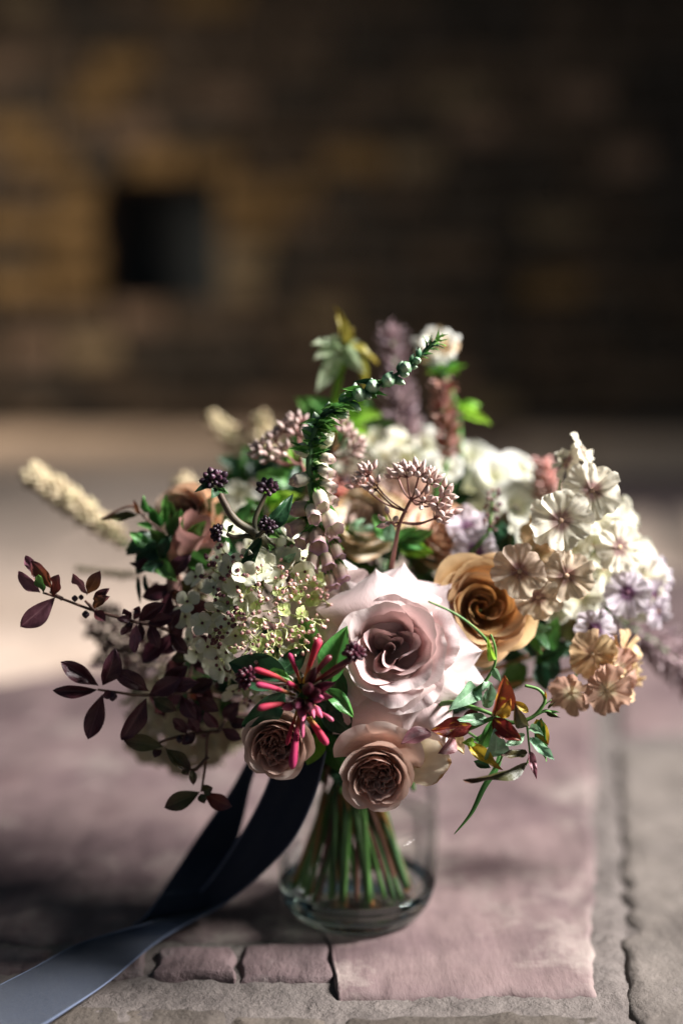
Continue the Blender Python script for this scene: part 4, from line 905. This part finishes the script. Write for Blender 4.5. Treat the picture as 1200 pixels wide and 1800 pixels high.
for a in (('frilled white flower between the two back crest white flowers', (868, 842, .82), (0, -.8, .6), 40, M_white), ('low white flower tucked above the tan phlox', (935, 955, .79), (.1, -1, .2), 36, M_white), ('creamy flower between the seed sprig and the white flowers', (850, 915, .81), (-.1, -1, .3), 36, M_cream2), ('small cream flower left of the rusty spike foot', (700, 812, .82), (-.1, -.8, .6), 34, M_cream2),
          ('white flower far right behind the lilac phlox', (1085, 1040, .80), (.5, -.8, .3), 40, M_white), ('white flower behind the topmost cream phlox', (1010, 930, .81), (.2, -.8, .5), 42, M_white), ('small blurred white flower under the green leaves at the back', (640, 850, .83), (-.1, -.9, .4), 30, M_white)):
    ruffle_flower(*a)
phlox('loose pale florets filling the back behind the foxglove bells', (620, 900, .81), [(628, 790, .80, 26, (-.1, -.8, .5), M_ph6, M_phc), (652, 772, .81, 26, (.1, -.8, .5), M_ph6, M_phc), (610, 812, .79, 24, (-.2, -.8, .4), M_ph1, M_phc), (675, 800, .80, 26, (.2, -.8, .4), M_ph6, M_phc), (640, 822, .79, 24, (0, -1, .3), M_ph1, M_phc), (596, 840, .79, 24, (-.2, -1, .3), M_ph4, M_phc), (700, 775, .81, 26, (.2, -.8, .5), M_ph6, M_phc)])
phlox('loose pale florets at the back left beside the dark bud heads', (430, 960, .80), [(420, 868, .79, 24, (-.3, -.8, .5), M_ph6, M_phc), (445, 895, .785, 24, (0, -1, .4), M_ph6, M_phc), (400, 905, .78, 22, (-.4, -.9, .4), M_ph1, M_phc), (495, 880, .785, 22, (.1, -1, .4), M_ph1, M_phc), (410, 935, .77, 22, (-.3, -1, .2), M_ph2, M_phc)])
# scabious with a green ruff, top right
t0 = P(775, 650, .815); t = thing('scabious', 'pale scabious on a green ruff, highest flower at the top right', 'flower', t0)
F = frame((-.1, -.75, .6)); Rm = mm(35, .8)
for j in range(3):
    for i in range(5 + 3*j):
        q = (j+1)/3
        me = rose_petal(Rm*(.35 + .65*q), Rm*(.85 - .55*q), .75 - .12*j, refl=Rm*.2*q, fall=Rm*.22*q, ruff=Rm*.30, seed=R.uniform(0, 60), nu=8, nv=8, fz=.9)
        obj('petal', me, M_white if (i+j) % 4 else M_ph5, t, place(P(766, 612, .815) - t0, F @ Matrix.Rotation(2*PI*i/(5+3*j) + j*.3, 4, 'Z')))
for i in range(16):
    a = 2*PI*i/16; d = V(math.cos(a), math.sin(a)*.8, R.uniform(-.1, .5)); q = P(778, 655 + R.uniform(-8, 8), .815)
    leaf(t, q, q + d.normalized()*mm(R.uniform(26, 44), .8), .28, M_lgreen if i % 2 else M_lime, 'lance')
ps = cat_rom([P(775, 650, .815), P(800, 720, .82), P(808, 800, .82)], 6); obj('stalk', MB().tube([p - t0 for p in ps], .0022, 7), M_stems[0], t); stem(t, P(808, 800, .82), .0018, 0, short=True)
for a, b, w in (((805, 725, .82), (862, 745, .81), .34), ((805, 718, .82), (845, 712, .82), .4), ((806, 730, .82), (775, 690, .82), .4)): LL(t, a, b, w, M_lime)

# ============================================================ SPIKES AND PLUMES
def spike(name, label, cat, pts, rad, m, n, L, w, kind='lance', up=.5, r=R, tail=True, ms=None, mstem=0, taper=.35, name_part='floret', cap=300):
    """a flower spike set all round with small florets"""
    q = cat_rom([P(*p) for p in pts], 8); p0 = q[0]; t = thing(name, label, cat, p0)
    obj('stalk', MB().tube([p - p0 for p in q], lin(.0013, .0005, len(q)), 6), M_stems[mstem], t)
    for i in range(min(n, cap)):
        s = ((i+.5)/n)**.9; k = min(len(q)-2, int(s*(len(q)-1))); p = q[k].lerp(q[k+1], s*(len(q)-1)-k); ax_ = (q[k+1]-q[k]).normalized()
        F3 = frame(ax_).to_3x3(); a = i*2.39996
        d = (F3 @ V(math.cos(a), math.sin(a), up + r.uniform(-.25, .35))).normalized(); k_ = (1 - taper*s)*(min(1, s*6)*.4+.6)
        e = p + d*rad*k_*r.uniform(.55, 1.1)
        mm_ = r.choice(ms) if ms else m
        ln = L*k_*r.uniform(.8, 1.25)
        obj(name_part, (LF[kind][i % 4] if kind != 'bud' else BUDP), mm_, t, along(e - d*ln*.5 - p0, e + d*ln*.6 - p0, d.orthogonal(), w, r.uniform(-1, 1), thick=(w if kind == 'bud' else None)))
    if tail: stem(t, p0, .0014, mstem, short=True)
    return t
M_pur = mat('purple_spike_floret', [(0, '#8a6e70'), (1, '#b8a2a6')], rough=.7, trans=.2, rand=.3); M_pur2 = mat('mauve_spike_floret', [(0, '#745e62'), (1, '#a08a90')], rough=.7, trans=.15, rand=.3)
M_rust = mat('rusty_spike_floret', [(0, '#6f4030'), (1, '#a5705e')], rough=.7, trans=.2, rand=.3); M_rust2 = mat('pinkish_spike_floret', [(0, '#9a6a60'), (1, '#cda79c')], rough=.7, trans=.2, rand=.25)
M_plume = mat('cream_plume_floret', [(0, '#c8b490'), (1, '#dccdaa')], rough=.7, trans=.3, rand=.15); M_smoke = mat('smoky_purple_floret', [(0, '#8c7478'), (1, '#b39fa2')], rough=.7, trans=.25, rand=.3); M_seedp = mat('seed_pink', [(0, '#9a7a6c'), (1, '#c4a598')], rough=.6, trans=.15, rand=.3)
spike('mint_spike', 'thick dusky purple flower spike standing at the back right of the foxglove tip', 'flower spike', [(712, 800, .83), (708, 740, .835), (698, 670, .84), (688, 588, .845)], .0105, M_pur, 170, .0125, .3, ms=[M_pur, M_pur2])
spike('rusty_spike', 'short rusty pink flower spike below the scabious', 'flower spike', [(788, 805, .79), (785, 760, .79), (776, 715, .79), (778, 676, .79)], .0068, M_rust, 110, .0095, .36, ms=[M_rust, M_rust2, M_rust2])
spike('cream_plume', 'fluffy cream plume reaching out to the far left', 'plume', [(225, 960, .83), (170, 915, .835), (120, 880, .84), (62, 838, .845)], .0068, M_plume, 260, .0034, .75, 'bud', taper=-.3)
obj_t = spike('cream_plume', 'small cream plume left of the pink buds, at the back', 'plume', [(445, 815, .90), (415, 778, .905), (372, 735, .91)], .0090, M_plume, 110, .0050, .7, 'bud')
spike('cream_plume', 'short upright tan plume between the small cream plume and the foxglove', 'plume', [(468, 800, .90), (462, 770, .90), (458, 732, .90)], .0080, M_plume, 80, .0050, .7, 'bud')
spike('cream_plume', 'faint thin plume lying level above the left burgundy leaves', 'plume', [(240, 1012, .82), (190, 1008, .825), (135, 1000, .83)], .0022, M_plume, 50, .0035, .7, 'bud')
spike('cream_plume', 'pale plume tip behind the green leaves at the upper left', 'plume', [(345, 900, .84), (328, 870, .845), (322, 850, .85)], .0085, M_plume, 60, .008, .7, 'bud')
spike('smoky_astilbe', 'smoky purple feathery astilbe running out past the right edge', 'astilbe', [(1060, 1080, .80), (1110, 1105, .80), (1165, 1140, .80), (1225, 1190, .80), (1270, 1230, .80)], .0115, M_smoke, 290, .0075, .42, taper=-.2)
spike('pink_spike', 'small dusty pink bud spike beside the topmost cream phlox', 'flower spike', [(960, 880, .80), (958, 850, .80), (953, 815, .80)], .0075, M_rust2, 60, .0075, .6, 'bud', ms=[M_rust2, M_pinkr])
spike('seed_spray', 'pinkish seed spray hanging behind the burgundy leaves at left', 'seed spray', [(300, 1130, .79), (255, 1125, .80), (215, 1110, .81), (175, 1090, .815)], .0135, M_seedp, 150, .0042, .8, 'bud', ms=[M_seedp, M_hydbd, M_lolive], taper=.1)
spike('seed_spray', 'second seed spray drooping below the first', 'seed spray', [(300, 1170, .79), (255, 1170, .80), (215, 1160, .81), (185, 1150, .81)], .0115, M_seedp, 110, .0042, .8, 'bud', ms=[M_seedp, M_hydbd, M_lolive], taper=.1)
spike('seed_spray', 'tiny dark seed sprig in front of the large white flower', 'seed spray', [(858, 935, .735), (862, 900, .735), (868, 862, .735)], .0050, M_hydbd, 22, .0032, .8, 'bud')
# green blurred drooping plant, top left of the crest
gp = P(585, 760, .80); t = thing('green_bell_sprig', 'blurred green sprig with drooping whitish leaves and yellow tip at the top', 'sprig', gp)
M_gold = leaf_mat('leaf_gold', '#8f8a3c', '#a8983e', '#bdb468', trans=.3)
M_pale = leaf_mat('leaf_pale', '#a8b890', '#c8cdb0', '#d8dcc4', trans=.35)
q = cat_rom([P(585, 760, .80), P(590, 690, .80), P(602, 640, .80), P(612, 600, .80)], 6); obj('stalk', MB().tube([p - gp for p in q], lin(.0024, .0014, len(q)), 7), M_lime, t)
for a, b, w, m in (((604, 612, .80), (590, 540, .80), .26, M_gold), ((602, 616, .80), (548, 605, .79), .42, M_pale), ((602, 612, .80), (552, 632, .79), .42, M_pale), ((598, 618, .80), (572, 660, .79), .5, M_pale), ((596, 622, .80), (556, 690, .79), .36, M_pale), ((608, 612, .80), (640, 655, .79), .5, M_pale), ((610, 606, .80), (664, 640, .80), .3, M_gold), ((612, 612, .80), (645, 690, .80), .26, M_gold), ((606, 604, .80), (632, 598, .80), .6, M_pale), ((604, 606, .80), (570, 596, .80), .5, M_pale), ((606, 606, .80), (620, 575, .80), .5, M_gold)):
    LL(t, a, b, w, m, nrm=(0, -.8, .6))
for a, b, w, m in (((590, 745, .81), (510, 745, .81), .6, M_lgreen), ((590, 740, .81), (540, 700, .81), .5, M_lgreen), ((592, 745, .81), (670, 730, .81), .6, M_lime), ((592, 750, .81), (640, 700, .81), .55, M_lime), ((590, 755, .81), (520, 700, .82), .4, M_lgreen), ((590, 760, .81), (560, 800, .80), .6, M_lgreen), ((600, 750, .80), (650, 760, .80), .6, M_lime)):
    LL(t, a, b, w, m, nrm=(0, -.7, .7))
stem(t, gp, .002, 0, short=True)

# ============================================================ BURGUNDY BRANCHES AT LEFT
M_twig = mat('twig', [(0, '#4a342c'), (1, '#6a4c3a')], rough=.6, mscale=12, mott=.3); M_berry = mat('berry', [(0, '#3a2430'), (1, '#2c1a26')], rough=.3)
def branch(label, paths, leaves, berries=(), r0=.0011, cat='leafy branch', sm=2, name='burgundy_branch', wdt=None):
    p0 = P(*paths[0][0]); t = thing(name, label, cat, p0); b = MB()
    for pth in paths:
        q = cat_rom([P(*p) for p in pth], 6); b.tube([p - p0 for p in q], lin(r0, r0*.5, len(q)), 7)
    obj('twig', b, M_twig, t)
    for a, b_, w, m in leaves: LL(t, a, b_, w, m, kind='obov' if name.startswith('burg') else 'ovate')
    for x, y, d, s in berries: c_ = P(x, y, d); bud(t, c_ - V(0, 0, mm(s, d)), c_ + V(0, 0, mm(s, d)), 1., M_berry, name='berry')
    stem(t, p0, .0013, sm, short=True); return t
D = .690
def lv(rows): return [((a, b, d), (c_, e, d - .004), w, m) for a, b, c_, e, w, m, d in rows]
B, Z, MV, OL = M_lburg, M_lburg2, M_lmauve, M_lolive
branch('burgundy leaved branch reaching farthest out to the left, pale mauve leaf tips', [[(345, 1140, .72), (290, 1105, .70), (235, 1092, .69), (165, 1073, .686), (110, 1053, .684), (76, 1042, .684)], [(168, 1074, .686), (150, 1056, .684)], [(110, 1053, .684), (88, 1040, .682)]], lv([
    (97, 1050, 36, 1102, .48, MV, .684), (72, 1042, 33, 1004, .46, MV, .684), (92, 1038, 55, 985, .42, Z, .683), (62, 1010, 46, 976, .45, MV, .686), (92, 1050, 104, 1010, .55, Z, .682), (76, 1044, 68, 1010, .55, M_lgreen, .68), (154, 1046, 128, 1008, .40, MV, .685), (154, 1044, 176, 1003, .46, Z, .686), (166, 1056, 192, 1034, .42, B, .685), (166, 1070, 192, 1048, .48, Z, .683), (166, 1074, 186, 1092, .62, B, .683),
    (232, 1090, 206, 1088, .5, B, .688), (232, 1088, 218, 1070, .55, B, .688), (236, 1090, 246, 1066, .5, B, .69), (236, 1094, 212, 1116, .5, B, .688), (245, 1092, 290, 1060, .45, B, .69), (240, 1096, 236, 1148, .42, MV, .686), (258, 1096, 305, 1085, .45, B, .69), (262, 1098, 280, 1140, .5, B, .692), (246, 1092, 250, 1126, .4, B, .688), (300, 1108, 320, 1070, .5, B, .695), (300, 1112, 330, 1150, .5, B, .695)]), [(132, 1052, .684, 6), (151, 1080, .682, 7), (143, 1050, .684, 5), (240, 1075, .688, 5), (228, 1098, .688, 5)])
branch('burgundy branch with a four leaf whorl at middle left against bright stone', [[(345, 1215, .72), (300, 1218, .70), (250, 1222, .69), (200, 1216, .686), (172, 1212, .685)]], lv([
    (174, 1206, 107, 1163, .40, B, .684), (172, 1212, 93, 1214, .30, B, .684), (180, 1204, 202, 1139, .48, B, .684), (181, 1220, 155, 1300, .42, B, .684), (262, 1215, 198, 1180, .42, B, .686), (258, 1226, 213, 1300, .46, B, .685), (262, 1222, 320, 1190, .45, B, .69), (268, 1228, 310, 1250, .5, OL, .69), (290, 1220, 330, 1170, .5, B, .695), (320, 1222, 345, 1265, .55, B, .69), (300, 1220, 350, 1200, .5, B, .69), (330, 1218, 375, 1195, .5, B, .7), (345, 1225, 385, 1250, .5, B, .69), (195, 1216, 180, 1225, .8, B, .682)]), [(198, 1224, .684, 9), (190, 1218, .684, 6)])
branch('drooping branch with olive burgundy leaves hanging lowest at the left', [[(400, 1255, .72), (385, 1285, .70), (366, 1290, .69), (362, 1340, .688), (354, 1392, .686)], [(385, 1285, .70), (330, 1292, .692), (295, 1300, .688), (270, 1310, .688)], [(366, 1330, .688), (345, 1352, .686), (330, 1352, .686)]], lv([
    (352, 1392, 289, 1420, .48, OL, .685), (358, 1394, 408, 1418, .52, Z, .685), (356, 1390, 374, 1384, .8, OL, .683), (352, 1396, 360, 1412, .8, OL, .683), (288, 1312, 217, 1302, .42, OL, .686), (290, 1314, 336, 1354, .42, OL, .685), (284, 1318, 272, 1332, .9, B, .684), (322, 1352, 332, 1362, .8, OL, .684), (338, 1352, 340, 1380, .5, OL, .684), (330, 1290, 305, 1262, .5, B, .69), (350, 1288, 330, 1260, .5, B, .69), (385, 1280, 360, 1250, .55, B, .69), (390, 1280, 425, 1300, .5, B, .695), (345, 1290, 320, 1308, .6, B, .688), (392, 1262, 420, 1235, .6, B, .7), (400, 1265, 440, 1270, .5, B, .7)]), [(316, 1300, .688, 7), (330, 1300, .687, 7)])
branch('mass of near black burgundy leaves between the hydrangea and left branches', [[(390, 1170, .735), (330, 1100, .72), (300, 1030, .715), (285, 985, .712)], [(330, 1100, .72), (290, 1120, .715), (260, 1150, .712)], [(345, 1130, .725), (335, 1180, .715), (330, 1230, .712)]], lv([
    (305, 1030, 250, 1050, .5, B, .715), (300, 1015, 335, 975, .5, B, .716), (310, 1050, 350, 1020, .5, OL, .716), (312, 1065, 262, 1100, .5, B, .712), (320, 1085, 370, 1060, .55, B, .715), (325, 1100, 285, 1150, .5, B, .712), (330, 1115, 375, 1140, .55, B, .718), (300, 1120, 250, 1165, .5, B, .712), (330, 1150, 290, 1185, .5, B, .71), (335, 1165, 380, 1180, .55, B, .715), (335, 1190, 300, 1225, .5, B, .71), (335, 1200, 375, 1235, .5, B, .712), (290, 990, 250, 1000, .55, M_ldark, .712), (288, 985, 300, 940, .5, M_ldark, .715), (330, 1225, 350, 1275, .5, B, .712), (300, 1040, 282, 1090, .5, B, .71), (320, 1070, 310, 1130, .5, B, .708), (345, 1150, 300, 1160, .5, OL, .706), (345, 1090, 330, 1040, .5, B, .72)] + [(x_ , y_, x_ + rp_.uniform(-48, 48), y_ + rp_.uniform(-42, 42), rp_.uniform(.38, .6), rp_.choice((B, B, OL, Z)), d_) for x_, y_, d_ in [(rp_.uniform(255, 400), rp_.uniform(1020, 1285), rp_.uniform(.712, .745)) for _ in range(34)]]))
# green leafy sprig with papery trumpets, upper left
gs = [((300, 960, .722), (262, 930, .716), .5, M_lgreen), ((300, 950, .72), (318, 895, .716), .5, M_lgreen), ((320, 960, .72), (362, 915, .716), .45, M_lgreen), ((330, 975, .718), (372, 1000, .712), .6, M_lgreen), ((262, 960, .72), (228, 935, .716), .5, M_lgreen), ((275, 985, .716), (312, 1022, .71), .5, M_lgreen), ((265, 900, .724), (252, 872, .72), .5, M_lgreen), ((405, 965, .73), (395, 915, .726), .45, M_lgreen), ((425, 930, .735), (448, 880, .73), .5, M_lgreen), ((285, 925, .73), (262, 888, .726), .5, M_lgreen), ((288, 920, .73), (292, 868, .726), .34, M_lgreen), ((300, 925, .73), (330, 908, .726), .45, M_ldark), ((305, 905, .735), (300, 880, .73), .5, M_lgreen), ((318, 905, .735), (340, 930, .73), .6, M_lgreen), ((280, 945, .726), (222, 975, .722), .6, M_ldark), ((282, 945, .724), (300, 1005, .72), .45, M_lgreen), ((275, 955, .724), (240, 1010, .72), .6, M_ldark), ((290, 1000, .72), (228, 990, .715), .5, B), ((268, 955, .725), (220, 968, .722), .5, M_lgreen), ((290, 930, .726), (320, 925, .722), .4, M_ldark), ((355, 900, .74), (375, 870, .735), .5, M_lgreen), ((380, 905, .74), (400, 880, .735), .6, M_lgreen), ((385, 960, .735), (420, 985, .73), .7, M_ldark), ((365, 985, .73), (330, 1000, .725), .7, M_ldark), ((345, 985, .73), (375, 965, .725), .6, M_lgreen), ((400, 960, .74), (430, 930, .735), .6, M_ldark), ((242, 905, .722), (176, 912, .72), .24, M_lolive), ((244, 905, .722), (235, 878, .72), .3, Z), ((268, 930, .724), (240, 920, .722), .4, M_lgreen), ((242, 1012, .716), (247, 1062, .714), .16, M_ldark), ((255, 1010, .716), (262, 1050, .714), .22, M_ldark)]
t = branch('green leafy sprig with a thin curved tip at the upper left', [[(345, 1020, .74), (300, 980, .73), (282, 935, .727), (260, 915, .724), (230, 890, .722), (180, 912, .72)], [(300, 980, .73), (340, 940, .74), (390, 900, .745)]], gs, name='green_sprig', sm=0)
M_trum = mat('papery_trumpet', [(0, '#c9ab90'), (.6, '#b58a80'), (1, '#a87a70')], rough=.6, trans=.3, vein=('#8a6058', 10., .5), rand=.15)
tt = thing('papery_trumpets', 'faded papery pink brown trumpet flowers among the green leaves at left', 'trumpet flowers', P(330, 985, .725))
for a, b, k in (((310, 985, .722), (345, 920, .715), 2), ((318, 975, .724), (352, 940, .722), 2), ((305, 1000, .718), (308, 1045, .712), 1), ((345, 960, .735), (385, 945, .73), 1), ((300, 990, .72), (328, 940, .718), 2)):
    obj('trumpet', BELLS[k], M_trum, tt, along(P(*a) - loc_of(tt), P(*b) - loc_of(tt), (0, -1, .4), .8, 0, .8))
obj('stalk', MB().tube([V(0, 0, 0), P(345, 1020, .735) - loc_of(tt)], .0009, 6), M_stems[0], tt); stem(tt, P(345, 1020, .735), .0012, 0, short=True)

# ============================================================ JASMINE VINE, RIGHT
j0 = P(745, 1300, .70); t = thing('jasmine_vine', 'trailing vine with red, yellow and green leaves right of the roses', 'vine', j0); b = MB()
for pth, r0 in (([(745, 1290, .70), (790, 1290, .672), (830, 1278, .664), (868, 1262, .660), (900, 1270, .660), (932, 1262, .660), (950, 1245, .66), (957, 1228, .66), (946, 1212, .66), (922, 1205, .66)], .0013), ([(735, 1250, .69), (790, 1235, .67), (835, 1245, .662), (870, 1258, .660)], .0015), ([(870, 1260, .66), (866, 1285, .66), (882, 1322, .66), (875, 1345, .66)], .0008),
               ([(925, 1268, .66), (928, 1300, .658), (930, 1325, .657), (924, 1345, .656)], .0006), ([(940, 1258, .66), (960, 1250, .66), (978, 1258, .66)], .0006), ([(955, 1240, .66), (968, 1230, .66)], .0004), ([(832, 1214, .664), (850, 1200, .664), (868, 1170, .664), (870, 1140, .662), (862, 1115, .662)], .0009), ([(868, 1160, .663), (852, 1122, .657), (805, 1082, .652), (752, 1057, .650)], .00085), ([(835, 1212, .664), (800, 1240, .67), (780, 1260, .69)], .0009)):
    q = cat_rom([P(*p) for p in pth], 6); b.tube([p - j0 for p in q], lin(r0, r0*.55, len(q)), 7)
obj('twig', b, M_stems[0], t)
RD, YL, SG = M_lred, M_lyel, M_lsage
for a, b_, w, m, k in (((868, 1258, .660), (886, 1186, .652), .50, RD, 'ovate'), ((874, 1258, .658), (897, 1228, .652), .50, YL, 'ovate'), ((866, 1264, .659), (917, 1302, .652), .52, RD, 'ovate'), ((830, 1274, .664), (757, 1284, .655), .46, RD, 'ovate'), ((757, 1288, .664), (704, 1308, .655), .50, MV, 'ovate'), ((820, 1306, .660), (884, 1354, .652), .30, YL, 'lance'),
                       ((832, 1304, .66), (812, 1306, .655), .6, M_lime, 'ovate'), ((832, 1212, .664), (788, 1247, .655), .62, SG, 'heart'), ((858, 1264, .662), (803, 1265, .655), .34, SG, 'ovate'), ((869, 1325, .66), (868, 1280, .653), .85, SG, 'heart'), ((836, 1214, .664), (846, 1232, .658), .8, SG, 'heart'), ((858, 1200, .664), (846, 1216, .66), .7, SG, 'heart'), ((868, 1176, .664), (880, 1198, .658), .5, SG, 'ovate'), ((858, 1235, .664), (862, 1200, .66), .5, SG, 'ovate'), ((858, 1245, .666), (852, 1215, .664), .6, SG, 'ovate'),
                       ((926, 1276, .66), (905, 1236, .653), .42, OL, 'ovate'), ((928, 1340, .657), (814, 1372, .645), .22, OL, 'blade'), ((926, 1324, .657), (880, 1328, .650), .34, OL, 'ovate'), ((922, 1292, .657), (888, 1310, .650), .42, SG, 'ovate'), ((930, 1280, .658), (954, 1292, .65), .45, SG, 'ovate'), ((930, 1296, .657), (974, 1336, .648), .32, SG, 'ovate'), ((931, 1320, .657), (943, 1372, .650), .26, MV, 'lance'), ((942, 1264, .66), (963, 1310, .655), .50, YL, 'ovate'), ((950, 1262, .66), (960, 1338, .66), .28, M_lgreen, 'lance'), ((928, 1252, .66), (898, 1232, .66), .4, YL, 'ovate'), ((925, 1250, .66), (890, 1250, .66), .3, M_lgreen, 'lance'),
                       ((868, 1160, .662), (856, 1116, .655), .26, M_lime, 'lance'), ((862, 1350, .66), (832, 1338, .668), .4, M_ldark, 'lance'), ((885, 1300, .67), (830, 1300, .675), .5, M_lgreen, 'ovate'), ((790, 1290, .675), (815, 1325, .668), .6, M_ph5, 'ovate'), ((800, 1300, .67), (770, 1325, .66), .55, MV, 'ovate'), ((958, 1230, .66), (958, 1214, .658), .3, YL, 'lance'), ((960, 1250, .66), (985, 1262, .656), .25, OL, 'lance'), ((962, 1246, .66), (978, 1232, .66), .25, OL, 'lance'), ((950, 1250, .66), (985, 1252, .66), .2, M_lgreen, 'lance'), ((866, 1262, .664), (840, 1320, .668), .4, M_lgreen, 'ovate'), ((838, 1245, .67), (815, 1275, .672), .6, M_lburg, 'ovate'), ((752, 1285, .68), (720, 1270, .69), .6, M_ldark, 'ovate'), ((745, 1300, .68), (750, 1330, .675), .4, M_lgreen, 'lance')):
    LL(t, a, b_, w, m, kind=k)
stem(t, P(745, 1290, .70), .0014, 0)
g0 = P(880, 1320, .664); t = thing('grass_blade', 'long thin green blade hanging down below the vine at right', 'grass blade', g0)
def ribbon_leaf(pts, w):
    q = cat_rom([P(*p) for p in pts], 8); n = len(q)-1
    def fn(u, v):
        k = min(n-1, int(v*n)); p = q[k].lerp(q[k+1], v*n-k); tn = (q[k+1]-q[k]).normalized(); s = tn.cross(V(0, -1, 0)).normalized()
        return p + s*(u-.5)*2*w*(math.sin(PI*(.08+.9*v))**.6)*(1-.55*v) + V(0, .0012*abs(u-.5), 0) - g0
    return MB().grid(fn, 4, n*2)
obj('blade', ribbon_leaf([(880, 1320, .664), (872, 1350, .66), (850, 1385, .656), (828, 1430, .654), (798, 1467, .652)], .0019), M_lgreen, t); stem(t, g0, .0009, 0, short=True, bend=P(800, 1270, .69))

# ============================================================ FILLER GREENERY
rg = random.Random(31)
fil = [(430, 960, .76, 'behind the dark bud sprig'), (505, 1150, .74, 'under the cream hydrangea'), (600, 1010, .76, 'behind the foot of the foxglove'), (720, 1000, .77, 'below the peach rose'), (880, 985, .76, 'between the caramel rose and the tan phlox'), (940, 1150, .745, 'right below the caramel rose'), (980, 1130, .75, 'among the rosy brown phlox stalks'), (780, 880, .82, 'behind the pink bud cluster'), (380, 1210, .75, 'under the dark burgundy mass'), (560, 960, .78, 'behind the foxglove bells'), (640, 1240, .72, 'in shade between the mauve and blush roses'), (590, 1330, .725, 'in shade between the two blush roses'), (480, 930, .79, 'at the back left of the foxglove'), (1030, 1010, .79, 'behind the white phlox'), (690, 840, .84, 'at the back of the pink bud cluster'), (560, 1280, .715, 'behind the honeysuckle'), (760, 1240, .73, 'behind the lower right mauve petals'), (830, 950, .79, 'behind the lilac phlox pair'), (345, 940, .775, 'behind the papery trumpets'), (440, 850, .82, 'at the far back left of the foxglove'), (590, 800, .81, 'at the back right of the foxglove bells'), (730, 830, .84, 'below the thick purple spike'), (520, 900, .76, 'left of the lower foxglove bells')]
for x, y, d, wh in fil:
    c_ = P(x, y, d); t = thing('leaf_sprig', 'dark green leaf sprig ' + wh, 'leaf sprig', c_)
    for i in range(11):
        a = rg.uniform(0, 6.28); e = V(math.cos(a), rg.uniform(-.5, .5), math.sin(a)*.9 + .1).normalized(); s_ = c_ + e*rg.uniform(0, .008) + V(0, rg.uniform(-.01, .01), 0)
        leaf(t, s_, s_ + e*rg.uniform(.014, .024), rg.uniform(.42, .6), rg.choice((M_ldark, M_ldark, M_ldark, M_lgreen, M_lolive)), 'ovate', r=rg)
    stem(t, c_, .0012, rg.choice((0, 0, 1, 3)), short=rg.random() < .4)

for x, y, d, wh in ((560, 815, .79, 'at the back crest beside the foxglove'), (520, 845, .77, 'left of the foxglove stalk'), (648, 742, .83, 'under the drooping green sprig'), (470, 905, .755, 'behind the middle dark bud head'), (690, 955, .735, 'at the foot of the pink bud cluster'), (930, 1110, .72, 'under the tan phlox'), (600, 945, .745, 'right of the lower foxglove bells'), (330, 890, .765, 'at the upper left edge of the bouquet')):
    c_ = P(x, y, d); t = thing('fresh_sprig', 'fresh green leaf sprig ' + wh, 'leaf sprig', c_)
    for i in range(9):
        a = rg.uniform(0, 6.28); e = V(math.cos(a), rg.uniform(-.6, .3), math.sin(a)*.9 + .35).normalized(); s_ = c_ + e*rg.uniform(0, .006)
        leaf(t, s_, s_ + e*rg.uniform(.010, .020), rg.uniform(.36, .56), rg.choice((M_lgreen, M_lgreen, M_lime, M_lsage)), 'ovate', r=rg)
    stem(t, c_, .0011, 0, short=True)
